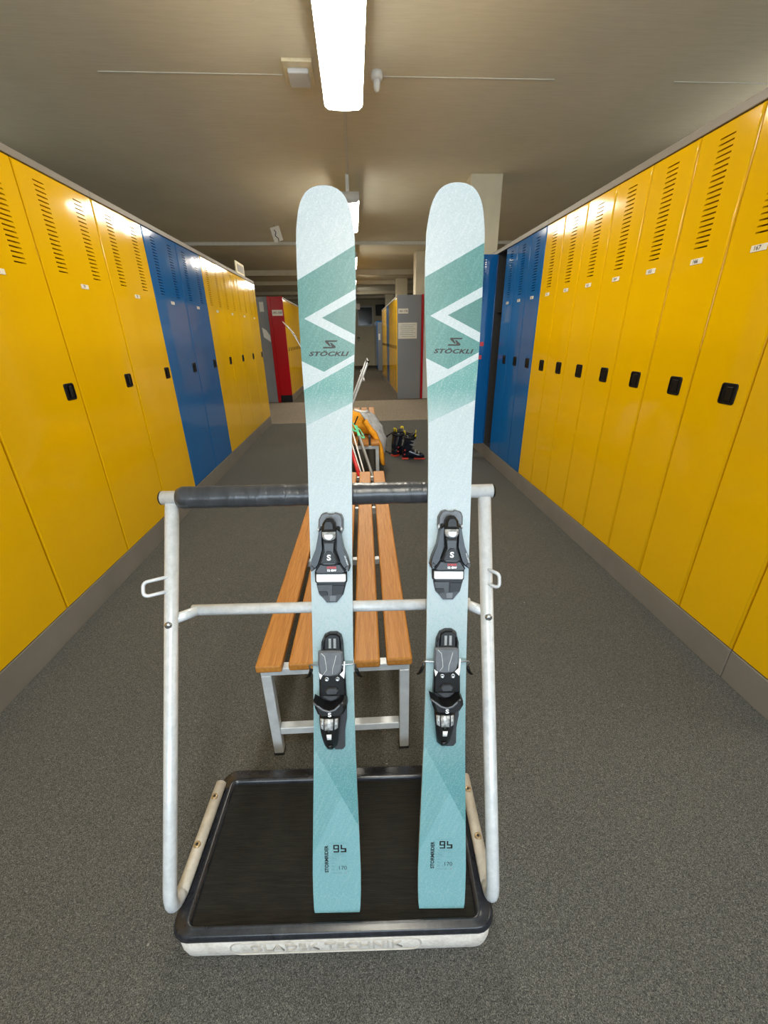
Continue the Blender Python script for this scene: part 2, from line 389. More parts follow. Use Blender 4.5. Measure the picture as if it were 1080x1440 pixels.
# ------------------------------------------------------------------ lockers
def door_mesh(name, w, vents, T=0.02):
    """sheet-metal door with real vent slots and a rolled edge; x 0..w, front at y=0, z from ZB to ZT"""
    g, e = 0.0018, 0.005
    xs = [g, g+e]
    for a, c in vents: xs += [a, c]
    xs += [w-g-0.013, w-g-0.009, w-g-0.0045, w-g]
    yo = {len(xs)-1: 0.014, len(xs)-2: 0.006, len(xs)-3: 0.0015, 0: 0.005}
    zs = [ZB+0.003, ZB+0.003+e]
    pitch, sh = (2.121-1.737)/19, 0.0062
    for k in range(20): z = 1.737+k*pitch; zs += [z-sh/2, z+sh/2]
    zs += [ZT-0.004-e, ZT-0.004]
    nx, nz = len(xs), len(zs)
    bm = BM(); F, Bk = {}, {}
    for i, x in enumerate(xs):
        for j, z in enumerate(zs):
            edge = max(yo.get(i, 0.0), 0.005 if j in (0, nz-1) else 0.0)
            F[i, j] = bm.verts.new((x, edge, z)); Bk[i, j] = bm.verts.new((x, T, z))
    hole = lambda i, j: (2 <= i < 2+2*len(vents) and i % 2 == 0 and 2 <= j < nz-2 and j % 2 == 0)
    for i in range(nx-1):
        for j in range(nz-1):
            q = [(i, j), (i+1, j), (i+1, j+1), (i, j+1)]
            if not hole(i, j):
                bm.faces.new([F[k] for k in q]).smooth = i >= nx-4 and 0 < j < nz-2; bm.faces.new([Bk[k] for k in q][::-1])
            else:
                for a, c in zip(q, q[1:]+q[:1]): bm.faces.new((F[a], F[c], Bk[c], Bk[a]))
    per = [(i, 0) for i in range(nx-1)] + [(nx-1, j) for j in range(nz-1)] + [(i, nz-1) for i in range(nx-1, 0, -1)] + [(0, j) for j in range(nz-1, 0, -1)]
    for a, c in zip(per, per[1:]+per[:1]): bm.faces.new((F[a], Bk[a], Bk[c], F[c]))
    return mesh_of(bm, name, 'yellow_paint')
def body_mesh(w, depth=0.42):
    bm = BM(); t = 0.004; y0 = 0.021
    span(bm, (0.0006, y0, ZB), (t, depth, ZT)); span(bm, (w-t, y0, ZB), (w-0.0006, depth, ZT)); span(bm, (t, depth-t, ZB), (w-t, depth, ZT))
    span(bm, (t, y0, ZB), (w-t, depth-t, ZB+t)); span(bm, (t, y0, ZT-t), (w-t, depth-t, ZT)); span(bm, (t, y0+0.02, 1.62), (w-t, depth-t, 1.625))
    return mesh_of(bm, 'body', 'locker_inside')
def handle_mesh():
    bm = BM()
    o = rrect(-0.039, -0.042, 0.039, 0.042, 0.011); i_ = rrect(-0.032, -0.035, 0.032, 0.035, 0.007)
    lv = [(o, 0.0), (o, -0.003), ([(x*0.95, y*0.95) for x, y in o], -0.005), (i_, -0.005), (i_, -0.001)]
    rg = [[bm.verts.new((x, y_, z)) for x, z in pts] for pts, y_ in lv]
    for a, c in zip(rg, rg[1:]):
        for k in range(len(a)): bm.faces.new((a[k], a[(k+1) % len(a)], c[(k+1) % len(a)], c[k]))
    bm.faces.new(rg[-1])
    box(bm, (0.006, -0.004, 0.0), (0.026, 0.006, 0.056), bev=0.002, rot=Euler((0, 0, R(12))).to_matrix())
    span(bm, (-0.030, -0.003, -0.012), (-0.016, 0.0, 0.012), bev=0.001, seg=1)
    return mesh_of(bm, 'handle', 'black_plastic')
def plate_mesh(num):
    bm = BM(); span(bm, (-0.034, -0.003, -0.0115), (0.034, 0, 0.0115), bev=0.001, seg=1)
    me = mesh_of(bm, 'number_plate', ['plate_white', 'ink'])
    if num:
        t = text_mesh(num, 0.021, weight=0.0004); bm = BM(); bm.from_mesh(me); k = len(bm.verts); bm.from_mesh(t)
        bm.verts.ensure_lookup_table()
        for v in bm.verts[k:]:
            x, y, z = v.co; v.co = (x-0.006, -0.0034, y)
            for f in v.link_faces: f.material_index = 1
        bm.to_mesh(me); bm.free()
    return me
WL, WR = 0.61, 0.306
DOOR_W = door_mesh('door', WL, ((0.112, 0.190), (0.418, 0.496)))
DOOR_N = door_mesh('door', WR, ((0.115, 0.192),))
BODY_W, BODY_N = body_mesh(WL), body_mesh(WR)
HANDLE = handle_mesh()
PLATES = {}
def locker(pos, side, wide, colr, label, group, num=None, opened=0.0, plate=True):
    t = thing('locker', label, 'locker', pos, (0, 0, R(90 if side < 0 else -90)), group)
    w = WL if wide else WR
    link('body', BODY_W if wide else BODY_N, t)
    d = link('door', DOOR_W if wide else DOOR_N, t, rot=(0, 0, -opened))
    d.material_slots[0].link = 'OBJECT'; d.material_slots[0].material = M[colr]
    link('handle', HANDLE, d, loc=(w-0.092, 0, 1.157))
    if plate:
        if num not in PLATES: PLATES[num] = plate_mesh(num)
        link('number_plate', PLATES[num], d, loc=(w/2, 0, 1.684))
    return t, d
ORD = ['first', 'second', 'third', 'fourth', 'fifth', 'sixth', 'seventh', 'eighth', 'ninth', 'tenth', 'eleventh', 'twelfth', 'thirteenth', 'fourteenth', 'fifteenth', 'sixteenth', 'seventeenth']
YEND = 7.305
for k in range(12):                                            # left row, counted from its far end
    y0 = YEND-WL*(k+1)
    if k < 4: lb = 'wide yellow twin-vent locker, %s past the blue pair towards the beige floor' % ORD[3-k]; c = 'yellow_paint'
    elif k < 6: lb = 'wide blue twin-vent locker of the blue pair, the one %s' % ('nearer the beige floor' if k == 4 else 'nearer the ski cart'); c = 'blue_paint'
    else: lb = 'wide yellow twin-vent locker, %s from the blue pair towards the ski cart' % ORD[k-6]; c = 'yellow_paint'
    locker((XL, y0, 0), -1, True, c, lb, 'wide lockers opposite the narrow ones', str(72+k))
for k in range(12):                                            # right row: three blue, then yellow
    y1 = 4.613-WR*k                                            # far edge of this locker
    if k < 3: lb = 'narrow blue closed locker, %s from the open blue locker' % ORD[k]; c = 'blue_paint'
    else: lb = ('narrow yellow locker numbered 167 beside the ski cart' if k == 9 else 'narrow yellow locker with one vent column, %s from the blue lockers' % ORD[k-3]); c = 'yellow_paint'
    locker((XR, y1, 0), 1, False, c, lb, 'narrow lockers with one vent column', str(158+k))
t, d = locker((XR, 4.919, 0), 1, False, 'blue_paint', 'narrow blue locker standing open, dark clothes inside, stickers on its door', 'narrow lockers with one vent column', None, R(91), False)
for k in range(2): locker((XR, 5.225+WR*k, 0), 1, False, 'blue_paint', 'narrow blue locker hidden past the open locker door, %s along' % ORD[k], 'narrow lockers with one vent column', None, plate=False)
for z, x in ((1.30, 0.20), (1.16, 0.215)):                     # red stickers inside the open door
    b = BM(); box(b, (x-0.10, 0.0215, z), (0.042, 0.003, 0.042), bev=0.0008, seg=1); part('sticker', b, 'red_sticker', d, label='small red square sticker')
b = BM(); box(b, (0.165, 0.0215, 1.60), (0.06, 0.003, 0.17), bev=0.0008, seg=1); part('paper_strip', b, 'paper', d)
# coat hanging in the open locker
b = BM(); rings = []
for z, sx, sy in ((2.08, 0.03, 0.03), (2.04, 0.08, 0.05), (1.98, 0.115, 0.07), (1.85, 0.12, 0.08), (1.75, 0.125, 0.09), (1.66, 0.12, 0.085)):
    rings.append([(XR+0.2+sy*math.sin(a)*(1+0.15*math.sin(5*a)), 4.766+sx*math.cos(a), z) for a in [2*math.pi*k/20 for k in range(20)]])
loft(b, rings); solo('hanging_coat', b, 'cloth_black', 'dark coat hanging inside the open blue locker', 'coat', smooth=True)
# plinths and top rails, in lengths as built
def rail(name, mat, x0, x1, y0, y1, z0, z1, label, cat, group):
    b = BM(); span(b, (x0, y0+0.0015, z0), (x1, y1-0.0015, z1), bev=0.003, seg=2); return solo(name, b, mat, label, cat, group)
for y0, y1, lb in ((YEND-12*WL, YEND-7*WL, 'beside the ski cart'), (YEND-7*WL, YEND-4*WL, 'spanning the blue pair'), (YEND-4*WL, YEND, 'towards the beige floor')):
    rail('locker_plinth', 'plinth_grey', XL-0.42, XL, y0, y1, 0, ZB, 'grey plinth under the wide lockers, length ' + lb, 'plinth', 'grey locker plinths')
    rail('locker_top_panel', 'grey_trim', XL-0.42, XL, y0, y1, ZT+0.0005, 2.21, 'grey top panel over the wide lockers, length ' + lb, 'top panel', 'grey locker top panels')
for y0, y1, lb in ((0.94, 1.247, 'nearest the end past locker 167'), (1.247, 3.695, 'under the yellow doors'), (3.695, 5.531, 'at the blue doors')):
    rail('locker_plinth', 'plinth_grey', XR, XR+0.42, y0, y1, 0, ZB, 'grey plinth of the narrow lockers, length ' + lb, 'plinth', 'grey locker plinths')
    rail('locker_top_panel', 'grey_trim', XR, XR+0.42, y0, y1, ZT+0.0005, 2.212, 'grey top panel of the narrow lockers, length ' + lb, 'top panel', 'grey locker top panels')

# far rows beyond the beige strip
for k in range(12):
    locker((-1.51, 10.02+WR*k, 0), -1, False, 'yellow_paint', 'yellow locker in the far row, %s from the red end panel' % ORD[k], 'far lockers by the red end panel', None, plate=False)
rail('locker_plinth', 'plinth_grey', -1.93, -1.51, 10.02, 10.02+12*WR, 0, ZB, 'plinth of the far lockers behind the red end panel', 'plinth', 'grey locker plinths')
rail('locker_top_panel', 'grey_trim', -1.93, -1.51, 10.02, 10.02+12*WR, ZT+0.0005, 2.21, 'top panel of the far lockers behind the red end panel', 'top panel', 'grey locker top panels')
for k in range(17):
    colr = 'blue_paint' if 7 <= k < 10 else 'yellow_paint'
    locker((0.97, 10.08+WR*(k+1), 0), 1, False, colr, '%s locker in the far row, %s from the grey end panel with the notice' % (colr.split('_')[0], ORD[k]), 'far lockers by the grey end panel', None, plate=False)
rail('locker_plinth', 'plinth_grey', 0.97, 1.39, 10.08, 10.08+17*WR, 0, ZB, 'plinth of the far lockers behind the grey end panel', 'plinth', 'grey locker plinths')
rail('locker_top_panel', 'grey_trim', 0.97, 1.39, 10.08, 10.08+17*WR, ZT+0.0005, 2.21, 'top panel of the far lockers behind the grey end panel', 'top panel', 'grey locker top panels')
def sign(root, name, x0, x1, z0, z1, y, txt, size):
    b = BM(); span(b, (x0, y-0.006, z0), (x1, y, z1), bev=0.001, seg=1); s = part(name, b, 'plate_white', root)
    if txt: letters('lettering', txt, size, 'ink', s, frameM(((x0+x1)/2, y-0.0068, (z0+z1)/2), (1, 0, 0), (0, 0, 1)), weight=0.001)
    return s
t = thing('locker_end_panel', 'red end panel with beige number sign and black base, closing a far locker row', 'end panel')
b = BM(); span(b, (-1.775, 9.98, 0.16), (-1.51, 10.018, 2.22), bev=0.004); part('panel', b, 'red_paint', t)
b = BM(); span(b, (-1.845, 9.96, 0), (-1.776, 10.02, 2.225), bev=0.006); part('corner_post', b, 'red_paint', t)
b = BM(); span(b, (-1.775, 9.985, 0), (-1.512, 10.017, 0.159)); part('base', b, 'black_plastic', t)
sign(t, 'number_sign', -1.76, -1.536, 1.846, 1.961, 9.98, '141-160', 0.062)
t = thing('end_cabinet', 'aluminium cabinet beside the red post, with pinned papers', 'cabinet')
b = BM(); span(b, (-2.42, 9.99, 0), (-1.935, 10.4, 2.22), bev=0.006); span(b, (-1.9345, 9.99, 0), (-1.847, 10.019, 2.22), bev=0.003); part('body', b, 'aluminium_panel', t)
b = BM(); span(b, (-2.02, 9.984, 1.93), (-1.93, 9.99, 2.12)); part('paper_notice', b, 'paper', t)
b = BM(); prism(b, [(-2.0, 0), (-1.86, -0.1), (-1.86, 0.03), (-1.93, 0.14), (-2.02, 0.2)], 0, 0.004)
o = part('poster', b, 'paper', t, loc=(0, 9.989, 1.42), rot=(R(90), 0, 0))
t = thing('locker_end_panel', 'grey end panel with beige number sign and a paper notice, red edge post', 'end panel')
b = BM(); span(b, (0.985, 10.04, 0), (1.528, 10.078, 2.228), bev=0.004); part('panel', b, 'aluminium_panel', t)
b = BM(); span(b, (1.53, 10.0, 0), (1.58, 10.078, 2.235), bev=0.006); part('corner_post', b, 'red_paint', t)
sign(t, 'number_sign', 1.008, 1.231, 1.855, 1.957, 10.04, '161-176', 0.058)
s = sign(t, 'paper_notice', 1.007, 1.432, 1.338, 1.67, 10.04, None, 0)
b = BM()
for k in range(7): span(b, (1.05+0.03*(k % 3 == 0), 10.0325, 1.62-0.04*k), (1.40-0.05*(k % 2), 10.034, 1.627-0.04*k))
part('print_lines', b, 'ink_grey', s)
b = BM(); span(b, (1.582, 10.02, 0), (2.1, 10.15, 2.22), bev=0.006); solo('end_cabinet', b, 'white_panel', 'white cabinet beside the red edge post of the grey end panel', 'cabinet')
t = thing('tall_cabinet', 'blue cabinet with a dark grey end, standing near the far wall', 'cabinet', (0.985, 19.0, 0))
b = BM(); span(b, (0.0, 0.01, 0.1), (0.39, 2.4, 2.0), bev=0.005); part('body', b, 'blue_paint', t)
b = BM(); span(b, (0.03, -0.01, 0.0), (0.39, 0.009, 1.95), bev=0.005); part('end_panel', b, 'aluminium_panel', t)
b = BM(); span(b, (0.06, -0.016, 1.25), (0.14, -0.011, 1.5)); part('paper_notice', b, 'paper', t)
b = BM(); span(b, (0.03, 0.01, 0.0), (0.39, 2.38, 0.099)); part('base', b, 'black_plastic', t)
# far wall window and pipes
wf = BM(); span(wf, (0.20, 22.46, 1.86), (1.0, 22.5, 1.92)); span(wf, (0.20, 22.46, 2.72), (1.0, 22.5, 2.78)); span(wf, (0.2, 22.46, 1.92), (0.26, 22.5, 2.72)); span(wf, (0.94, 22.46, 1.92), (1.0, 22.5, 2.72))
w2 = struct('window_2', wf, 'window_frame'); b = BM(); span(b, (0.26, 22.47, 1.92), (0.94, 22.48, 2.72)); part('pane', b, 'dark_glass', w2)
b = BM(); span(b, (1.12, 22.1, 2.35), (1.6, 22.49, 2.82), bev=0.02); solo('wall_heater', b, 'black_plastic', 'dark box mounted high on the far wall', 'heater')
t = thing('wall_basin_tap', 'chrome tap on the far cream wall', 'tap', (0.22, 22.49, 1.33))
b = BM(); tube(b, fillet([(0, 0, 0), (0, -0.22, 0), (0, -0.22, -0.12)], 0.06), 0.03); part('spout', b, 'steel', t)
b = BM(); lathe(b, (0, 0, 0), [(0.001, -0.02), (0.07, -0.02), (0.07, 0.0), (0.001, 0.005)], 16, axis='Y'); part('rose', b, 'steel', t)
b = BM(); span(b, (0.04, 17.0, 2.33), (0.26, 17.02, 2.52), bev=0.003)
t = thing('hanging_sign', 'small cream sign hanging in the far aisle before the window', 'sign'); part('board', b, 'plate_white', t)
b = BM(); tube(b, [(0.15, 17.01, 2.52), (0.15, 17.01, ZC)], 0.006, 6); part('rod', b, 'steel', t)

# ------------------------------------------------------------------ ceiling fittings
def lamp(y0, L, label, x0=-0.006):
    t = thing('ceiling_lamp', label, 'lamp', (x0, y0, 2.905), group='fluorescent ceiling lamps')
    def ring(w, z): return [(-w, z), (w, z)]
    b = BM(); span(b, (-0.129, 0.012, -0.071), (0.129, L-0.012, 0.0), bev=0.006); part('housing', b, 'lamp_metal', t)
    for y in (0.03, L-0.07):
        b = BM(); span(b, (-0.02, y, 0.0), (0.02, y+0.04, ZC-2.905), bev=0.003, seg=1); part('bracket', b, 'lamp_metal', t)
    prof = [(-0.124, -0.0715), (-0.126, -0.080), (-0.10, -0.099), (0, -0.105), (0.10, -0.099), (0.126, -0.080), (0.124, -0.0715)]
    b = BM(); loft(b, [[(x, y, z) for x, z in prof] for y in (0.012, L-0.012)]); part('diffuser', b, 'lamp_lens', t)
    for y in (0.0, L-0.01):
        b = BM(); loft(b, [[(x*1.02, y+dy, z*1.02) for x, z in prof] + [(0.13, y+dy, -0.07), (0.13, y+dy, 0), (-0.13, y+dy, 0), (-0.13, y+dy, -0.07)] for dy in (0.0, 0.01)]); part('end_cap', b, 'lamp_metal', t)
for y0, lb in ((-1.48, 'long fluorescent ceiling lamp behind the ski cart'), (2.11, 'long bright fluorescent ceiling lamp beside the grey speaker box'), (5.65, 'fluorescent ceiling lamp at the end of the ceiling conduit, behind the ski tips'),
               (9.25, 'fluorescent ceiling lamp above the edge of the beige floor'), (12.8, 'fluorescent ceiling lamp over the far yellow lockers'), (17.2, 'fluorescent ceiling lamp nearest the far wall')):
    lamp(y0, 1.5, lb)
for x0, rw in ((-3.75, 'wide'), (3.75, 'narrow')):                # added lamps, out of view, that brighten the ceiling over the lockers
    for y0, wh in ((-0.4, 'nearer the assumed window wall'), (3.2, 'nearer the beige floor')):
        lamp(y0, 1.5, 'added unseen fill lamp over the aisle behind the %s lockers, %s' % (rw, wh), x0)
b = BM(); span(b, (-0.013, 3.60, ZC-0.014), (0.013, 5.68, ZC), bev=0.003, seg=1); solo('ceiling_conduit', b, 'beam_white', 'thin painted conduit joining two ceiling lamps', 'conduit')
t = thing('speaker_box', 'square ceiling speaker box, grey cover on a cream plate', 'speaker', (-0.302, 3.775, ZC))
b = BM(); span(b, (-0.10, -0.135, -0.02), (0.10, 0.15, 0), bev=0.005); part('back_plate', b, 'speaker_beige', t)
b = BM(); span(b, (-0.070, -0.075, -0.05), (0.070, 0.11, -0.02), bev=0.01); part('cover', b, 'speaker_grey', t)
t = thing('smoke_detector', 'white round detector with a stub on the ceiling beside the lamp', 'detector', (0.232, 3.785, ZC))
b = BM(); lathe(b, (0, 0, 0), [(0.001, 0), (0.04, 0), (0.042, -0.03), (0.036, -0.042), (0.001, -0.044)], 20); part('base', b, 'white_plastic', t, True)
b = BM(); lathe(b, (0, 0, -0.042), [(0.001, 0), (0.024, 0), (0.024, -0.03), (0.02, -0.05), (0.012, -0.062), (0.001, -0.064)], 16); part('stub', b, 'white_plastic', t, True)
t = thing('hanging_card', 'small tilted white card hanging from the ceiling before the first beam', 'sign', (-1.22, 7.95, ZC), (0, R(-14), 0))
b = BM(); span(b, (-0.075, -0.003, -0.24), (0.075, 0.003, -0.03), bev=0.001, seg=1); part('card', b, 'plate_white', t)
b = BM(); tube(b, fillet([(-0.02, -0.005, -0.07), (0.0, -0.005, -0.11), (-0.03, -0.005, -0.15), (0.01, -0.005, -0.20), (0.0, -0.005, -0.235)], 0.02, 3), 0.006, 6); part('mark', b, 'ink', t)
b = BM(); tube(b, [(0, 0, -0.03), (0, 0, 0.015)], 0.004, 6); part('wire', b, 'steel', t)
t = thing('standing_sign', 'beige framed sign standing on top of the wide yellow lockers', 'sign', (XL-0.03, 6.63, 2.211))
b = BM(); span(b, (-0.008, -0.22, 0), (0.008, 0.22, 0.15), bev=0.003); part('board', b, 'speaker_beige', t)
b = BM(); span(b, (0.0085, -0.17, 0.03), (0.011, 0.17, 0.12)); part('print', b, 'grey_trim', t)

# ------------------------------------------------------------------ ski cart
CUP = (0.362, 0.895)                                          # lean of the uprights: y, z
def make_cart(label, loc, rotz):
    t = thing('ski_cart', label, 'cart', loc, (0, 0, rotz), 'ski carts')
    # white lower tray, edges rounded below
    b = BM(); rg = []
    for z, ins in ((0.0, 0.016), (0.004, 0.007), (0.012, 0.002), (0.03, 0.0), (0.09, 0.0)):
        rg.append([(x, y, z) for x, y in rrect(-0.386+ins, 0.0+ins, 0.386-ins, 0.400-ins, 0.04)])
    loft(b, rg); tray = part('tray', b, 'slab_white', t, label='scuffed white tray')
    b = BM()
    me = text_mesh('GLADEK TECHNIK', 0.040, weight=0.0002, extrude=0.0028, spacing=1.06, sx=1.06); me.materials.clear(); me.materials.append(M['slab_letter'])
    o = link('embossed_lettering', me, tray); o.matrix_local = frameM((-0.02, -0.0004, 0.048), (1, 0, 0), (0, 0, 1))
    cap = [(x, -0.0003, z) for x, z in rrect(-0.250, 0.022, 0.210, 0.074, 0.025)]
    tube(b, cap + cap[:1], 0.0022, 6); part('embossed_outline', b, 'slab_letter', tray)
    # black rim with rolled lips
    b = BM(); rg = []
    for (i, z) in ((0.002, 0.086), (-0.003, 0.089), (-0.004, 0.098), (0.0, 0.106), (0.005, 0.109), (0.022, 0.107), (0.027, 0.112), (0.034, 0.112), (0.040, 0.106), (0.042, 0.090)):
        rg.append([(x, y, z) for x, y in rrect(-0.386+i, i*0.52 if i > 0 else i, 0.386-i, 0.402-i, 0.042-min(0.03, max(0, i*0.7)))])
    loft(b, rg, cap=False); part('rim', b, 'rim_black', t)
    b = BM(); prism(b, rrect(-0.345, 0.021, 0.345, 0.361, 0.012), 0.0905, 0.0985); part('rubber_mat', b, 'mat_rubber', t)
    # side tubes: along the tray, round the front bend, up to the bar
    top = Vector((0, 0.41, 1.045))
    for s in (-1, 1):
        foot = ((-0.386 if s < 0 else 0.384), 0.014, 0.124); tx = -0.357 if s < 0 else 0.383
        path = fillet([(0.381*s, 0.350, 0.125), foot, (tx, top.y, top.z)], 0.062, 10)
        n = 8
        b = BM(); tube(b, path[:4], 0.0155, 12); lower = part('lower_tube', b, 'tube_worn', t, True)
        b = BM(); tube(b, path[3:], 0.0155, 14); up = part('upright', b, 'tube_white', t, True)
        for q in (0.2, 0.72):
            p = Vector(path[0]).lerp(Vector(path[1]), q)
            b = BM(); lathe(b, (p.x, p.y, p.z+0.0135), [(0.001, 0.003), (0.004, 0.004), (0.0085, 0.0035), (0.0095, 0.0), (0.009, -0.004)], 12); sc = part('screw', b, 'brass_screw', lower, True)
            sc.data.materials.append(M['ink'])
            for f in sc.data.polygons:
                if (Vector(f.center)-Vector((p.x, p.y, f.center.z))).length < 0.0032: f.material_index = 1
        U = lambda z, f=Vector(foot), e=Vector((tx, top.y, top.z)): f.lerp(e, (z-f.z)/(e.z-f.z))
        p = U(0.790); b = BM(); lathe(b, (p.x, p.y-0.0165, p.z), [(0.001, -0.004), (0.006, -0.004), (0.0085, -0.001), (0.0085, 0.004)], 12, axis='Y'); part('bolt', b, 'steel', up, True)
        o_ = 0.052 if s < 0 else 0.024
        a, c = U(0.893), U(0.862)
        b = BM(); tube(b, fillet([a+Vector((0, -0.012, 0)), a+Vector((s*o_, -0.03, -0.004)), c+Vector((s*o_, -0.03, -0.004)), c+Vector((0, -0.012, 0))], 0.012, 5), 0.0042, 8); part('hook_loop', b, 'tube_white', up, True)
        # short diagonal to the lower cross tube
        p = U(0.790); b = BM(); tube(b, [p+Vector((0, 0.004, 0)), ((-0.318 if s < 0 else 0.338), 0.345, 0.787)], 0.0125, 10); part('brace', b, 'tube_white', t, True)
    b = BM(); tube(b, [(-0.334, 0.345, 0.787), (0.352, 0.345, 0.787)], 0.0135, 12); part('cross_tube', b, 'tube_white', t, True)
    b = BM(); tube(b, [(-0.379, 0.415, 1.058), (0.402, 0.415, 1.058)], 0.0165, 14); bar = part('top_bar', b, 'tube_white', t, True)
    for s in (-1, 1):
        b = BM(); lathe(b, ((-0.379 if s < 0 else 0.402), 0.415, 1.058), [(0.0165, 0.0), (0.0165, s*0.003), (0.012, s*0.006), (0.001, s*0.007)], 14, axis='X'); part('end_plug', b, 'black_plastic', bar, True)
    # padded wrap, uneven as tape is
    b = BM(); rg = []
    for k in range(61):
        x = -0.341+0.616*k/60; rr = 0.0262+0.0004*math.sin(k*1.1)
        if k in (0, 60): rr = 0.022
        rg.append([(x, 0.415+rr*math.cos(a)*(1+0.03*mnoise.noise(Vector((k*0.25, a*1.5, 3)))), 1.058+rr*math.sin(a)*(1+0.03*mnoise.noise(Vector((k*0.25, a*1.5, 7))))) for a in [2*math.pi*i/24 for i in range(24)]])
    loft(b, rg); part('padding', b, 'wrap_black', bar, True)
    return t
CART_LOC, CART_ROT = (-0.109, 0.492, 0), R(-2.8)
make_cart('white tube ski cart with black padded bar carrying the two teal skis', CART_LOC, CART_ROT)
make_cart('white tube ski cart standing past the second bench by the beige floor', (-0.222, 6.78, 0), R(-90))

# ------------------------------------------------------------------ skis
WID = [(0.0, 0.1105), (0.012, 0.114), (0.05, 0.117), (0.10, 0.1175), (0.16, 0.1145), (0.2265, 0.1105), (0.32, 0.1048), (0.41, 0.1), (0.52, 0.0965), (0.62, 0.0948), (0.70, 0.0945), (0.80, 0.0952), (0.90, 0.0962),
       (1.0, 0.0978), (1.1, 0.0995), (1.18, 0.1025), (1.25, 0.1085), (1.30, 0.114), (1.36, 0.1198), (1.4166, 0.1246), (1.46, 0.1265), (1.50, 0.1275), (1.54, 0.1278), (1.58, 0.1268), (1.60, 0.1247), (1.62, 0.120), (1.6413, 0.1128),
       (1.655, 0.1045), (1.668, 0.0925), (1.678, 0.078), (1.685, 0.060), (1.690, 0.037), (1.692, 0.012)]
def zoff(v): return 0.030*((v-1.45)/0.242)**2 if v > 1.45 else (0.004*((0.10-v)/0.1)**2 if v < 0.1 else 0.0)
LINES = [((-0.0626, 1.496), (0.0641, 1.566)), ((-0.0506, 1.4146), (0.0639, 1.478)), ((-0.0116, 1.4166), (0.0636, 1.4563)), ((-0.0116, 1.4166), (0.0597, 1.3805)),
         ((-0.0506, 1.4146), (0.0594, 1.3593)), ((-0.0549, 1.3222), (-0.0093, 1.3006)), ((-0.0093, 1.3006), (0.0591, 1.338)), ((-0.054, 1.2612), (0.0567, 1.3218)),
         ((-0.0491, 1.183), (0.0512, 1.2326)), ((-0.0419, 0.4085), (0.0578, 0.2163)), ((-0.0556, 0.1536), (0.0142, 0.2994))]
def above(p, L):
    (x0, y0), (x1, y1) = L; return (p[1]-(y0+(p[0]-x0)*(y1-y0)/(x1-x0))) > 0
def ski_board():
    bm = BM(); T, Bt = [], []
    pts = []
    for (v0, w0), (v1, w1) in zip(WID, WID[1:]):
        n = max(1, int((v1-v0)/0.03))
        for k in range(n): q = k/n; pts.append((v0+(v1-v0)*q, w0+(w1-w0)*q))
    pts.append(WID[-1])
    for v, w in pts:
        z = zoff(v); vv = v-(0.68*z if v > 1 else 0); th = 0.010 if 0.15 < v < 1.5 else 0.0065
        k = 1-z/1.15
        T.append([bm.verts.new((s*w/2*k, vv, z)) for s in (-1, 1)]); Bt.append([bm.verts.new((s*w/2*k, vv, z-th)) for s in (-1, 1)])
    for i in range(len(pts)-1):
        bm.faces.new((T[i][0], T[i][1], T[i+1][1], T[i+1][0])).material_index = 0
        bm.faces.new((Bt[i][0], Bt[i+1][0], Bt[i+1][1], Bt[i][1])).material_index = 1
        for s in (0, 1): bm.faces.new((T[i][s], Bt[i][s], Bt[i+1][s], T[i+1][s])).material_index = 2
    for i in (0, -1): bm.faces.new((T[i][0], T[i][1], Bt[i][1], Bt[i][0])).material_index = 2
    for (x0, y0), (x1, y1) in LINES:
        if y0 > 1: f0 = [f for f in bm.faces if min(v.co.y for v in f.verts) > 1.05]
        else: f0 = [f for f in bm.faces if max(v.co.y for v in f.verts) < 0.62]
        geom = list({x for f in f0 for x in (list(f.verts)+list(f.edges)+[f])})
        bmesh.ops.bisect_plane(bm, geom=geom, dist=1e-6, plane_co=(x0, y0, 0), plane_no=(-(y1-y0), x1-x0, 0))
    L = LINES
    for f in bm.faces:
        if f.material_index != 0: continue
        c = f.calc_center_median(); p = (c.x, c.y); mi = 0
        if p[1] > 0.95:
            if above(p, L[0]): mi = 0
            elif above(p, L[1]): mi = 3
            elif p[1] > 1.35 and not above(p, L[2]) and above(p, L[3]) and p[0] > -0.0116: mi = 4
            elif above(p, L[4]) : mi = 0 if p[0] > -0.0506 else 3
            elif above(p, L[5]) if p[0] < -0.0093 else above(p, L[6]): mi = 3
            elif above(p, L[7]): mi = 0
            elif above(p, L[8]): mi = 8
            else: mi = 0
        else:
            if above(p, L[9]): mi = 6
            elif p[1] < 0.42 and not above(p, L[10]) and p[1] < 0.31: mi = 7
            else: mi = 5
        f.material_index = mi
    # left of the chevron's point the teal runs through
    return mesh_of(bm, 'board', ['ski_white', 'ski_base', 'ski_edge', 'ski_teal', 'ski_teal_deep', 'ski_fade', 'ski_fade_deep', 'ski_fade_light', 'ski_band_fade'])
BOARD = ski_board()
mm = lambda L: [(x/1000, y/1000) for x, y in L]
def dark_prism(nm, parent, pts, z0, z1, mat, ch=0.003, top=1.0):
    b = BM(); prism(b, mm(pts), z0, z1, top, ch); return part(nm, b, mat, parent)
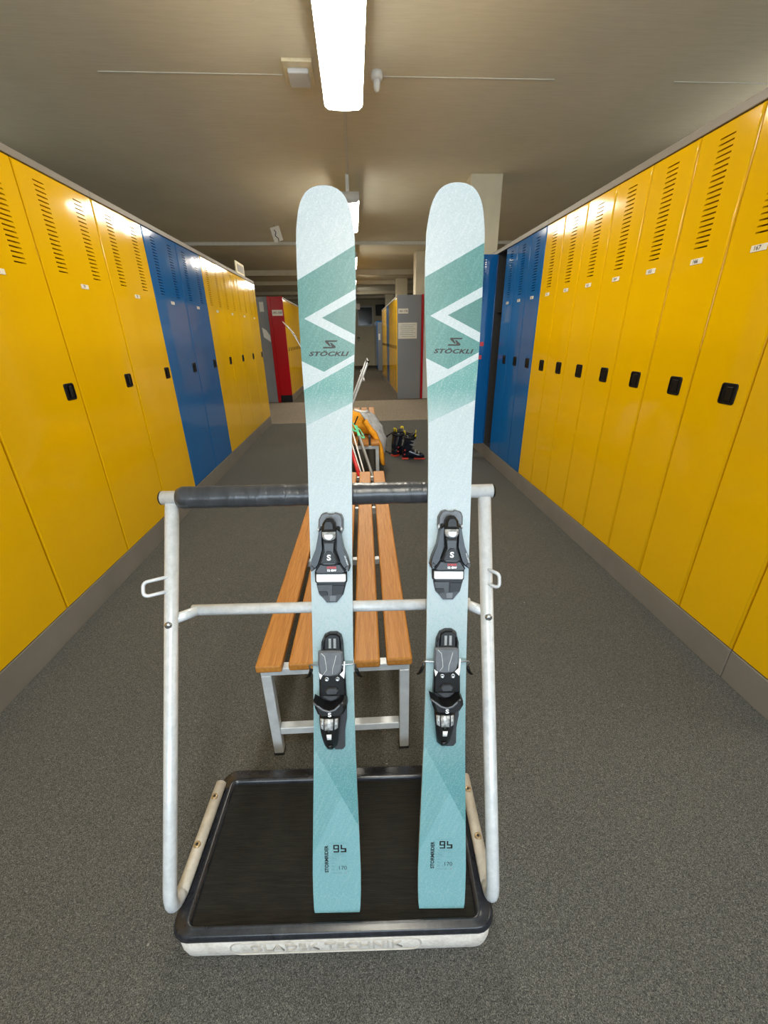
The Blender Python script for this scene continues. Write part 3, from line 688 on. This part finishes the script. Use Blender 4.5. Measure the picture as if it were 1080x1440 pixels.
def make_ski(label, Mw):
    t = thing('ski', label, 'ski', group='teal and white skis'); t.matrix_world = Mw
    bd = link('board', BOARD, t)
    F = lambda x, y, z=0.0004, ax=(1, 0, 0), ay=(0, 1, 0): frameM((x, y, z), ax, ay)
    # maker's mark and lettering
    b = BM()
    for poly in ([(-0.004, 1.3683), (0.0224, 1.3683), (0.0195, 1.3650), (0.0015, 1.3650), (0.0075, 1.3556), (0.0040, 1.3556), (-0.0052, 1.3640), (-0.0060, 1.3665)],
                 [(0.0140, 1.3510), (-0.0116, 1.3510), (-0.0090, 1.3543), (0.0090, 1.3543), (0.0052, 1.3632), (0.0084, 1.3632), (0.0172, 1.3556), (0.0176, 1.3530)]):
        b.faces.new([b.verts.new((x, y, 0.0004)) for x, y in poly])
    part('logo', b, 'ink', bd)
    letters('lettering', 'STÖCKLI', 0.0128, 'ink', bd, F(0.0005, 1.3388), weight=0.00045, shear=0.3, sx=1.62, spacing=1.05)
    letters('lettering', 'STORMRIDER', 0.0122, 'ink', bd, F(-0.0238, 0.138, 0.0004, (0, 1, 0), (-1, 0, 0)), weight=0.0004, sx=0.96)
    b = BM()
    for x0, x1, y0, y1 in ((-0.0075, 0.0068, 0.1716, 0.1748), (-0.0075, -0.0040, 0.1630, 0.1716), (0.0033, 0.0068, 0.1584, 0.1716), (-0.0040, 0.0033, 0.1630, 0.1660), (-0.0070, 0.0068, 0.1552, 0.1584),
                           (0.0105, 0.0140, 0.1630, 0.1748), (0.0140, 0.0200, 0.1630, 0.1662), (0.0200, 0.0245, 0.1584, 0.1662), (0.0105, 0.0245, 0.1552, 0.1584)):
        b.faces.new([b.verts.new((x, y, 0.0004)) for x, y in ((x0, y0), (x1, y0), (x1, y1), (x0, y1))])
    part('model_figures', b, 'ink', bd)
    letters('lettering', '170', 0.0150, 'ink', bd, F(0.0142, 0.114), weight=-0.0001)
    letters('lettering', 'DYNAMIC TRACK', 0.0042, 'ink_grey', bd, F(0.0045, 0.1505))
    letters('lettering', 'R 15.6', 0.0068, 'ink_grey', bd, F(-0.0085, 0.1398))
    for k, s in enumerate(('132', '95', '120')): letters('lettering', s, 0.0062, 'ink_grey', bd, F(-0.0100, 0.1273-k*0.0082))
    letters('lettering', 'SWISS MADE', 0.0046, 'ink_grey', bd, F(0.0005, 0.1010)); letters('lettering', '+', 0.006, 'ink_red', bd, F(0.0225, 0.1012))
    b = BM()
    for a, c in (((-0.0158, 0.1791), (0.0252, 0.1796)), ((-0.0158, 0.1458), (0.0252, 0.1462)), ((-0.0158, 0.1340), (0.0252, 0.1344)), ((0.0006, 0.1045), (0.0010, 0.1225))):
        b.faces.new([b.verts.new((x, y, 0.0004)) for x, y in (a, (c[0], a[1]), c, (a[0], c[1]))])
    part('rule_lines', b, 'ink_grey', bd)
    # toe piece
    toe = BM(); prism(toe, mm([(-27,972), (-20,984), (-9,988), (-5,985), (9,985), (11,988), (26,983), (30,973), (30,950), (24,935), (-22,935), (-28,950)]), 0.0, 0.016, 0.96, 0.004)
    toe = part('toe_piece', toe, 'binding_grey', t)
    dark_prism('base_plate', toe, [(-22,958), (22,958), (30,900), (34,856), (-34,856), (-30,900)], 0.0005, 0.018, 'binding_black')
    for s in (-1, 1):
        b = BM(); prism(b, [(s*x/1000, y/1000) for x, y in [(15,958), (22,952), (31,908), (41,884), (45.5,864), (42,855), (33,862), (26,872), (22,884), (15,908), (16,935)]], 0.004, 0.034, 0.97, 0.005)
        w = part('wing', b, 'binding_gloss', toe)
        b = BM(); prism(b, [(s*x/1000, y/1000) for x, y in [(33,866), (40,872), (43.5,864), (41,858)]], 0.0341, 0.0362, 0.9, 0.001); part('wing_tip', b, 'binding_mid', w)
        b = BM(); prism(b, [(s*x/1000, y/1000) for x, y in [(25,957), (29,952), (27,944), (23,948)]], 0.0161, 0.022, 0.9, 0.002); part('spring_end', b, 'silver_plastic', toe, True)
    dark_prism('front_cap', toe, [(-14,965), (-8,974), (8,974), (14,965), (15.5,948), (-15.5,948)], 0.0161, 0.044, 'binding_black', 0.006)
    b = BM(); lathe(b, (0, 0.968, 0.030), [(0.001, 0.009), (0.007, 0.008), (0.008, 0.003), (0.008, -0.002)], 12, axis='Y'); part('adjust_screw', b, 'binding_gloss', toe, True)
    b = BM(); prism(b, mm([(-16,948), (16,948), (16.5,938), (13,930), (5,926.5), (-5,926.5), (-13,930), (-16.5,938)]), 0.0181, 0.047, 0.9, 0.007); part('scale_window', b, 'silver_plastic', toe)
    dark_prism('body', toe, [(-13,928), (13,928), (11,905), (22,878), (14,871), (-14,871), (-22,878), (-11,905)], 0.0181, 0.043, 'binding_mid', 0.006)
    bdg = dark_prism('badge', toe, [(-4,905), (4,905), (9,899), (19,879), (-19,879), (-9,899)], 0.0431, 0.0455, 'binding_black', 0.001)
    letters('lettering', 'S', 0.017, 'ink_white', bdg, F(0.0, 0.8905, 0.0458), weight=0.0006, sx=1.15)
    apron = dark_prism('apron', toe, [(-24,873), (24,873), (35,856), (30,853), (-30,853), (-35,856)], 0.006, 0.030, 'binding_mid', 0.004)
    letters('lettering', 'STRIVE', 0.0062, 'ink_red', apron, F(0.0035, 0.8655, 0.0304), weight=0.0004, sx=1.1); letters('lettering', '12 GW', 0.0062, 'ink_white', apron, F(0.0035, 0.8590, 0.0304), weight=0.0004, sx=1.1)
    letters('lettering', 'SALOMON', 0.0048, 'ink_silver', toe, frameM((0.0372, 0.882, 0.0345), (0.30, -0.95, 0), (0.95, 0.30, 0)), weight=0.0001)
    # sole pad below the toe
    pad = dark_prism('sole_pad', t, [(-38,850), (36,850), (36,828), (31,822), (-31,822), (-37,828)], 0.0, 0.010, 'binding_black', 0.003)
    b = BM(); prism(b, rrect(-0.034, 0.829, 0.0335, 0.8475, 0.003), 0.0101, 0.0145, 0.98, 0.0015); part('slide_plate', b, 'white_plastic', pad)
    lo = dark_prism('rear_plate', t, [(-34.5,822), (33.5,823), (27,798), (20,790), (12,779.5), (-11.5,779), (-20,790), (-29,799)], 0.0, 0.008, 'binding_mid', 0.002)
    dark_prism('plate_step', lo, [(2,820), (31,820), (25.5,799), (2,797)], 0.0081, 0.0105, 'binding_black', 0.001)
    dark_prism('plate_step', lo, [(-30,806), (-10,806), (-8,797), (-22,794)], 0.0081, 0.0100, 'binding_black', 0.001)
    dark_prism('plate_label', lo, [(-5,796), (11,796), (9,783), (-4,783)], 0.0081, 0.0092, 'binding_grey', 0.0004)
    # heel piece
    tr = dark_prism('heel_track', t, [(-26,686), (-18,703), (-6,709), (11,709), (21,702), (25,685), (31,560), (31,500), (26,470), (26,431), (20,424), (3,423.5), (-10,440), (-24,480), (-32,560)], 0.0, 0.010, 'binding_mid', 0.003)
    dark_prism('track_cover', tr, [(-17,700), (-6,707), (10,707), (19,700), (20,668), (-20,668)], 0.0101, 0.016, 'binding_gloss', 0.003)
    for s in (-1, 1): dark_prism('track_cheek', tr, [(s*21,692), (s*25,684), (s*25,665), (s*19,665)], 0.0101, 0.020, 'binding_black', 0.003)
    for x in (-0.0045, 0.0065): letters('scale_lettering', 'IIIIIIIIIIIII', 0.0085, 'ink_silver', tr, F(x, 0.686, 0.0163, (0, 1, 0), (-1, 0, 0)), spacing=0.92)
    ped = dark_prism('brake_pedal', t, [(-31,670), (-22,671.5), (18,671.5), (25,668), (25,643), (20,622), (13,614), (-4,611), (-20,613), (-29,618), (-32,643)], 0.0165, 0.027, 'binding_grey', 0.004)
    b = BM()
    for pl in ([(-24,668), (-16,660), (-13,640), (-12,628), (-20,617)], [(10,662), (6,645), (2,632), (1,618)]):
        tube(b, [(x/1000, y/1000, 0.0272) for x, y in pl], 0.0007, 6)
    part('groove_lines', b, 'ink_silver', ped)
    mid = dark_prism('heel_housing', t, [(-30,622), (27,622), (30,600), (31,560), (-31,560), (-31,600)], 0.0101, 0.020, 'binding_gloss', 0.004)
    for s, pl in ((-1, [(-31,620), (-22,613), (-28,602)]), (1, [(27,645), (30,645), (29,620), (27,604), (17,614), (25,622)])):
        dark_prism('side_flash', mid, pl, 0.0201, 0.0215, 'white_plastic', 0.0005)
    for x in (-0.0125, 0.0120):
        b = BM(); lathe(b, (x, 0.6045, 0.0205), [(0.001, 0.003), (0.003, 0.003), (0.0035, 0.004), (0.0052, 0.0035), (0.0055, 0.0)], 12); part('screw', b, 'steel', mid, True)
    dark_prism('spade', mid, [(-10,585), (8,585), (14,577), (10,569), (-13,569), (-17,577)], 0.0201, 0.028, 'binding_mid', 0.003)
    # heel cup with the raised lip, and the release lever
    b = BM(); prism(b, mm([(-42,564), (-31,557), (-19,548), (-5,544), (8,548), (19,557), (27,564), (33.5,556), (34.5,546), (27,533), (18,528), (-24,528), (-32,532), (-38,546)]), 0.012, 0.050, 0.98, 0.008)
    cup = part('heel_cup', b, 'binding_black', t)
    b = BM(); tube(b, [(x/1000, y/1000, z/1000) for x, y, z in ((-41,561,46), (-31,555.5,49), (-19,546.5,50.5), (-5,542.5,51), (8,546.5,50.5), (18,555.5,49), (26,561,46))], 0.0024, 8, flat=(1, 0.6)); part('cup_lip_highlight', b, 'binding_grey', cup, True)  # lip edge coloured grey to paint in the highlight along the black cup
    b = BM(); prism(b, mm([(-24,566), (-12,556), (-4,554), (6,556), (17,566)]), 0.0201, 0.026, 0.95, 0.002); part('heel_opening', b, 'binding_mid', cup)
    letters('lettering', 'S', 0.013, 'ink_white', cup, F(-0.004, 0.5345, 0.0504), weight=0.0004, sx=1.35)
    b = BM(); rg = []
    for y, hw, z in ((0.522, 0.0235, 0.040), (0.505, 0.0225, 0.046), (0.485, 0.0205, 0.044), (0.460, 0.0175, 0.036), (0.440, 0.0145, 0.026), (0.432, 0.008, 0.020)):
        rg.append([(-0.0065+hw*q, y, z-0.010*abs(q)**3) for q in (-1, -0.7, -0.3, 0.3, 0.7, 1)] + [(-0.0065+hw*0.9, y, 0.0105), (-0.0065-hw*0.9, y, 0.0105)])
    loft(b, rg); lev = part('release_lever', b, 'binding_black', t)
    Y = lambda y, z: (y, z)
    for nm, x0, x1, ya, za, yb, zb, mt in (('scale_window', -0.017, 0.003, 0.521, 0.0435, 0.497, 0.0468, 'silver_plastic'), ('lever_socket', -0.0135, -0.0005, 0.496, 0.0468, 0.487, 0.0458, 'black_plastic'),
                                       ('lever_chip', -0.0125, -0.0012, 0.4855, 0.0458, 0.471, 0.0412, 'white_plastic'), ('lever_tip', -0.014, 0.001, 0.452, 0.0346, 0.438, 0.0262, 'binding_gloss')):
        b = BM(); vs1 = [(x0, ya, za), (x1, ya, za), (x1-0.001, yb, zb), (x0+0.001, yb, zb)]
        loft(b, [[(x, y, z-0.002) for x, y, z in vs1], [(x, y, z+0.0012) for x, y, z in vs1]]); part(nm, b, mt, lev)
    for s in (-1, 1):
        b = BM(); loft(b, [[(-0.0065+s*x, y, z) for x, y, z in ((0.0125, 0.519, 0.0392), (0.0205, 0.519, 0.0365), (0.0195, 0.499, 0.0410), (0.0125, 0.497, 0.0445))], [(-0.0065+s*x, y, z+0.0012) for x, y, z in ((0.0125, 0.519, 0.0392), (0.0205, 0.519, 0.0365), (0.0195, 0.499, 0.0410), (0.0125, 0.497, 0.0445))]])
        part('lever_flash', b, 'silver_plastic', lev)
    # brake arms, black claws at the ends
    br = BM(); tube(br, fillet([(-0.0545, 0.604, -0.012), (-0.0545, 0.632, 0.008), (-0.02, 0.6335, 0.0135), (0.02, 0.6335, 0.0135), (0.0525, 0.6335, 0.008), (0.0525, 0.606, -0.012)], 0.006, 4), 0.0021, 8)
    br = part('brake_wire', br, 'steel', t, True)
    for s in (-1, 1):
        b = BM(); loft(b, [[(s*(0.0535+0.0045*math.cos(a))+s*dx, y, -0.012+dz+0.005*math.sin(a)) for a in [2*math.pi*k/10 for k in range(10)]] for y, dx, dz in ((0.612, 0, 0.002), (0.604, 0.002, -0.001), (0.594, 0.006, -0.004), (0.590, 0.011, -0.005))])
        part('brake_claw', b, 'black_plastic', br, True)
    return t
def ski_matrix(o, u, v):
    u = Vector(u).normalized(); v = Vector(v).normalized(); n = u.cross(v)
    m = Matrix((u, v, n)).transposed().to_4x4(); m.translation = Vector(o); return m
make_ski('white and teal ski with black binding leaning on the middle of the padded bar', ski_matrix((-0.10003, 0.53470, 0.1), (0.998476, -0.053508, -0.013535), (0.030230, 0.325001, 0.945231)))
make_ski('white and teal ski with black binding leaning where the bar\'s black padding ends', ski_matrix((0.15680, 0.52378, 0.1), (0.997944, -0.058082, -0.027097), (0.044398, 0.321562, 0.945847)))

# ------------------------------------------------------------------ benches
def make_bench(label, loc, L, rotz):
    t = thing('bench', label, 'bench', loc, (0, 0, rotz), 'slatted wooden benches')
    W, pw, th, zt = 0.506, 0.0842, 0.029, 0.44
    gap = (W-5*pw)/4
    b = BM(); span(b, (-pw/2, 0, -th), (pw/2, L, 0), bev=0.006, seg=2); pm = mesh_of(b, 'slat', 'bench_wood')
    for k in range(5): link('slat', pm, t, loc=(-W/2+pw/2+k*(pw+gap), 0.004*math.sin(k*2.1), zt+0.0006*k))
    fr = 0.015
    for y in (0.018, L-0.05):
        f = BM(); z1 = zt-th
        span(f, (-W/2+0.008, y-fr+0.015, z1-0.03), (W/2-0.008, y+fr+0.015, z1-0.0005), bev=0.002, seg=1)
        part('end_rail', f, 'galvanised', t)
        f = BM(); span(f, (-W/2+0.042, y-fr+0.015, 0.105), (W/2-0.042, y+fr+0.015, 0.135), bev=0.002, seg=1); part('foot_rail', f, 'galvanised', t)
        for s in (-1, 1):
            b = BM(); span(b, (s*(W/2-0.008), y-fr+0.015, 0.006), (s*(W/2-0.041), y+fr+0.015, z1-0.031), bev=0.002, seg=1); lg = part('leg', b, 'galvanised', t)
            b = BM(); span(b, (s*(W/2-0.006), y-fr+0.013, 0), (s*(W/2-0.043), y+fr+0.017, 0.012), bev=0.002, seg=1); part('rubber_foot', b, 'rubber_black', lg)
    for s in (-1, 1):
        b = BM(); span(b, (s*(W/2-0.010), 0.05, 0.382), (s*(W/2-0.035), L-0.06, 0.408), bev=0.002, seg=1); part('side_rail', b, 'galvanised', t)
    for q in (0.36, 0.68):
        b = BM(); span(b, (-W/2+0.036, L*q-0.015, 0.380), (W/2-0.036, L*q+0.015, 0.4095), bev=0.002, seg=1); part('cross_rail', b, 'galvanised', t)
    return t
make_bench('slatted wooden bench on white legs right behind the skis and cart', (-0.1075, 1.01, 0), 2.0, R(-1.2))
make_bench('slatted wooden bench further back, with the yellow jacket on it', (-0.048, 3.90, 0), 2.2, R(-1.2))

# ------------------------------------------------------------------ things round the second bench
# yellow jacket with grey lining, thrown over the bench
t = thing('jacket', 'yellow ski jacket with grey lining thrown over the second bench', 'jacket', (0.06, 4.30, 0.443))
b = BM(); rg = []
for k in range(15):
    u = k/14; x = -0.22+0.41*u; hh = (0.27-0.12*u)*math.sin(math.pi*min(1, 0.12+0.88*u)*0.93+0.12)+0.02
    ring = []
    for i in range(20):
        a = 2*math.pi*i/20; wv = mnoise.noise(Vector((u*3, math.cos(a)*1.4, math.sin(a)*1.4)))*0.28
        ry = (0.15-0.03*u)*(1+wv); ring.append((x, 0.02+ry*math.cos(a), max(0.0, hh*0.5+hh*0.5*math.sin(a)*(1+wv))))
    rg.append(ring)
loft(b, rg); sh = part('shell', b, 'jacket_yellow', t, True)
def drape(nm, rows, th, mat, parent):
    b = BM(); n = len(rows[0]); top = [[Vector(p) for p in r] for r in rows]
    def nrm(i, j):
        a = top[min(i+1, len(rows)-1)][j]-top[max(i-1, 0)][j]; c = top[i][min(j+1, n-1)]-top[i][max(j-1, 0)]; q = a.cross(c); return q.normalized() if q.length > 1e-9 else Vector((0, 0, 1))
    A = [[b.verts.new(top[i][j]) for j in range(n)] for i in range(len(rows))]; B_ = [[b.verts.new(top[i][j]-nrm(i, j)*th) for j in range(n)] for i in range(len(rows))]
    for i in range(len(rows)-1):
        for j in range(n-1):
            b.faces.new((A[i][j], A[i][j+1], A[i+1][j+1], A[i+1][j])); b.faces.new((B_[i][j], B_[i+1][j], B_[i+1][j+1], B_[i][j+1]))
    for i in range(len(rows)-1):
        for j in (0, n-1): b.faces.new((A[i][j], A[i+1][j], B_[i+1][j], B_[i][j]))
    for j in range(n-1):
        for i in (0, len(rows)-1): b.faces.new((A[i][j], A[i][j+1], B_[i][j+1], B_[i][j]))
    return part(nm, b, mat, parent, True)
def wavy(x, y, z, k=1.0): q = mnoise.noise(Vector((x*9, y*9, z*9)))*0.014*k; return (x+q, y+q*0.7, z+q*0.5)
def lerp_poly(P, q):
    k = min(len(P)-2, int(q*(len(P)-1))); f = q*(len(P)-1)-k; return Vector(P[k]).lerp(Vector(P[k+1]), f)
def sheet(Lp, Rp, n, mcols, bulge=0.02):
    o = Vector((0.06, 4.30, 0.443)); rows = []
    for i in range(n):
        q = i/(n-1); a, c = lerp_poly(Lp, q), lerp_poly(Rp, q)
        rows.append([wavy(*(a.lerp(c, j/(mcols-1))+Vector((0, -bulge*math.sin(math.pi*j/(mcols-1)), 0.3*bulge*math.sin(math.pi*j/(mcols-1))))-o)) for j in range(mcols)])
    return rows
# grey lining: from the collar down over the bench edge
drape('lining', sheet([(0.03, 4.14, 0.70), (0.10, 4.12, 0.61), (0.185, 4.10, 0.49), (0.232, 4.09, 0.39), (0.262, 4.10, 0.29)],
                      [(0.10, 4.30, 0.70), (0.18, 4.30, 0.65), (0.265, 4.26, 0.54), (0.295, 4.22, 0.41), (0.285, 4.18, 0.27)], 13, 8), 0.012, 'jacket_grey', t)
drape('front_flap', sheet([(0.05, 4.10, 0.60), (0.13, 4.08, 0.49), (0.190, 4.07, 0.40), (0.212, 4.06, 0.27), (0.225, 4.06, 0.18)],
                          [(0.09, 4.10, 0.64), (0.185, 4.085, 0.50), (0.240, 4.075, 0.38), (0.265, 4.07, 0.25), (0.262, 4.07, 0.155)], 13, 6), 0.014, 'jacket_yellow', t)
b = BM(); tube(b, [wavy(-0.055, -0.178, 0.225), wavy(-0.075, -0.185, 0.18), wavy(-0.09, -0.19, 0.145)], 0.011, 8, flat=(1, 0.5)); part('zip_pull', b, 'cloth_black', sh, True)
b = BM(); tube(b, [wavy(-0.10, -0.14, 0.275), wavy(-0.03, -0.15, 0.262), wavy(0.02, -0.10, 0.25), wavy(0.06, -0.02, 0.235)], 0.012, 8); part('collar_edge', b, 'ink_white', sh, True)

# ski poles and narrow things leaning between the benches
def pole(label, tip, top, mat, r, grip=None, basket=True):
    t = thing('ski_pole', label, 'ski pole', group='poles leaning on the second bench')
    a, c = Vector(tip), Vector(top); d = (c-a).normalized()
    b = BM(); tube(b, [a+d*0.05, c-d*0.13], r, 8); part('shaft', b, mat, t, True)
    b = BM(); tube(b, [a, a+d*0.06], 0.004, 8, radii=[0.0015, 0.005]); part('tip', b, 'steel', t, True)
    b = BM(); tube(b, [c-d*0.14, c-d*0.12, c-d*0.07, c-d*0.01, c], 0.014, 10, radii=[0.011, 0.016, 0.013, 0.018, 0.010]); part('grip', b, grip or 'black_plastic', t, True)
    if basket:
        b = BM(); tube(b, [a+d*0.075, a+d*0.08, a+d*0.088], 0.03, 14, radii=[0.010, 0.028, 0.026]); part('basket', b, 'black_plastic', t, True)
    x = d.cross(Vector((0, 0, 1))).normalized()
    b = BM(); tube(b, fillet([c-d*0.02, c+x*0.03-d*0.05, c+x*0.05-d*0.16, c+x*0.015-d*0.14, c-d*0.03], 0.02, 4), 0.008, 8, flat=(1, 0.35)); part('strap', b, grip or 'cloth_black', t, True)
    return t
pole('white ski pole with mint strap leaning on the second bench', (0.118, 3.30, 0.0), (-0.085, 4.02, 0.66), 'pole_white', 0.0075, 'mint')
pole('white ski pole with black grip leaning on the second bench', (0.098, 3.28, 0.0), (-0.125, 4.02, 0.64), 'pole_white', 0.0075)
pole('thick grey pole with mint grip leaning on the second bench', (0.195, 3.34, 0.0), (-0.02, 3.99, 0.60), 'pole_grey', 0.016, 'mint')
pole('red ski pole leaning on the second bench', (0.090, 3.17, 0.0), (-0.110, 3.93, 0.50), 'pole_red', 0.018)

# ski boots on the floor
def boot(label, loc, rz, strap=False):
    t = thing('ski_boot', label, 'ski boot', loc, (0, 0, rz), 'dark ski boots'); t.scale = (0.90, 1.18, 0.90)
    # lower shell: heel at x=0, toe towards +x
    b = BM(); rg = []
    for x, hw, z0, z1 in ((-0.004, 0.020, 0.022, 0.075), (0.006, 0.036, 0.020, 0.115), (0.04, 0.045, 0.020, 0.16), (0.09, 0.047, 0.020, 0.165), (0.13, 0.048, 0.020, 0.145), (0.17, 0.050, 0.020, 0.118), (0.21, 0.053, 0.020, 0.097), (0.25, 0.052, 0.020, 0.083), (0.285, 0.042, 0.020, 0.068), (0.302, 0.026, 0.022, 0.050)):
        ring = []
        for k in range(16):
            a = 2*math.pi*k/16; cx, cz = math.cos(a), math.sin(a); e = lambda v: math.copysign(abs(v)**0.7, v)
            ring.append((x, hw*e(cx), (z0+z1)/2+(z1-z0)/2*e(cz)))
        rg.append(ring)
    loft(b, rg); sh = part('lower_shell', b, 'boot_navy', t, True)
    b = BM(); rg = []
    for z, x0, x1, hw in ((0.10, -0.004, 0.125, 0.047), (0.14, -0.006, 0.135, 0.050), (0.19, 0.004, 0.145, 0.053), (0.24, 0.018, 0.158, 0.057), (0.285, 0.030, 0.170, 0.060), (0.31, 0.034, 0.168, 0.058)):
        rg.append([((x0+x1)/2+(x1-x0)/2*math.copysign(abs(math.cos(a))**0.75, math.cos(a)), hw*math.copysign(abs(math.sin(a))**0.85, math.sin(a)), z+0.03*(math.cos(a) < -0.3)*(z > 0.28)) for a in [2*math.pi*k/18 for k in range(18)]])
    loft(b, rg); part('cuff', b, 'boot_navy', t, True)
    b = BM(); rg = []
    for z, x0, x1, hw in ((0.25, 0.03, 0.155, 0.050), (0.32, 0.040, 0.172, 0.052), (0.355, 0.045, 0.178, 0.050)):
        rg.append([((x0+x1)/2+(x1-x0)/2*math.cos(a), hw*math.sin(a), z+0.014*math.cos(2*a)) for a in [2*math.pi*k/16 for k in range(16)]])
    loft(b, rg, cap=False); 
    rg2 = [[((x-0.105)*0.78+0.105, y*0.78, z) for x, y, z in rg[-1]], [((x-0.1)*0.78+0.1, y*0.78, 0.25) for x, y, z in rg[0]]]
    loft(b, [rg[-1]] + rg2, cap=False); liner = part('liner', b, 'boot_black', t, True)
    for x, s in ((0.045, 0), (0.172, 0)):
        b = BM(); tube(b, fillet([(x, -0.016, 0.335), (x+(0.012 if x > 0.1 else -0.012), -0.014, 0.388), (x+(0.012 if x > 0.1 else -0.012), 0.014, 0.388), (x, 0.016, 0.335)], 0.012, 4), 0.010, 8, flat=(1, 0.5)); part('pull_loop', b, 'boot_yellow', liner, True)
    b = BM(); tube(b, [(0.165+0.02*math.cos(a), 0.045*math.sin(a), 0.325) for a in [-1.4+0.28*k for k in range(11)]], 0.012, 8, flat=(0.5, 1)); part('tongue_edge', b, 'boot_yellow', liner, True)
    for sx0, sx1, nm in ((-0.006, 0.085, 'heel_sole'), (0.16, 0.305, 'toe_sole')):
        b = BM(); span(b, (sx0, -0.036, 0), (sx1, 0.036, 0.0215), bev=0.006); part(nm, b, 'boot_red', t)
    b = BM(); span(b, (0.085, -0.03, 0.008), (0.16, 0.03, 0.021), bev=0.004); part('arch', b, 'boot_black', t)
    for x, z, hw in ((0.225, 0.088, 0.045), (0.178, 0.112, 0.043), (0.155, 0.215, 0.05), (0.165, 0.262, 0.053)):
        b = BM()
        if z < 0.15: tube(b, [(x, hw*1.12*math.sin(a), z-0.03+0.036*math.cos(a)) for a in [-1.25+0.25*k for k in range(11)]], 0.006, 8, flat=(1, 0.5))
        else: tube(b, [(x-0.06+0.066*math.cos(a), hw*1.08*math.sin(a), z) for a in [-1.5+0.3*k for k in range(11)]], 0.006, 8, flat=(0.5, 1))
        box(b, (x-0.012, -hw*1.03, z-0.01), (0.045, 0.008, 0.010), bev=0.002, seg=1); part('buckle', b, 'pole_grey', t, True)
    b = BM(); tube(b, [(0.098+0.082*math.cos(a), 0.064*math.sin(a), 0.298) for a in [2*math.pi*k/24 for k in range(25)]], 0.016, 8, flat=(0.35, 1)); part('power_strap', b, 'boot_black', t, True)
    for x, z in ((0.03, 0.075), (0.035, 0.135)):
        b = BM(); lathe(b, (x, -0.047, z), [(0.001, -0.006), (0.010, -0.005), (0.011, 0.0), (0.011, 0.01)], 12, axis='Y'); part('rivet', b, 'boot_red', t, True)
    if strap:
        b = BM(); pts = [(0.06, 0.05, 0.32), (0.02, 0.10, 0.27), (-0.01, 0.155, 0.17), (0.0, 0.165, 0.09), (0.03, 0.13, 0.03), (0.06, 0.055, 0.012)]
        tube(b, fillet(pts, 0.05, 4), 0.015, 8, flat=(0.9, 0.6)); part('carry_strap', b, 'cloth_black', t, True)
    return t
boot('dark navy ski boot with yellow loops, its red toe sole turned to the narrow lockers', (0.535, 4.86, 0), R(-6))
boot('dark navy ski boot with a long black carry strap, standing behind its pair', (0.435, 4.98, 0), R(42), True)

# another ski leaning behind the big skis on the far cart
t = thing('leaning_ski', 'dark ski with white and orange stripe leaning behind the second cart', 'ski')
b = BM(); rg = []
for v in [k/24 for k in range(25)]:
    w = 0.048+0.008*abs(2*v-1)**2; 
    if v > 0.93: w *= math.sqrt(max(0.0, 1-((v-0.93)/0.072)**2))+0.02
    bend = 0.06*((v-0.85)/0.15)**2 if v > 0.85 else 0
    x = -0.12-0.80*v-bend; z = 0.004+1.60*v; y = 7.38
    rg.append([(x, y-w, z), (x, y+w, z), (x+0.011, y+w, z+0.005), (x+0.011, y-w, z+0.005)])
loft(b, rg); part('board', b, 'ski_base', t)
b = BM(); rr = [[(x[0]-0.0005+dx, x[1]+dy, x[2]) for x, dx, dy in ((r[0], 0, -0.002), (r[0], 0.004, -0.002), (r[3], -0.003, -0.002), (r[3], 0, -0.002))] for r in rg]
loft(b, rr); part('side_stripe', b, 'ink_white', t)
t.location = (0, -1.12, 0)

bpy.context.view_layer.update()
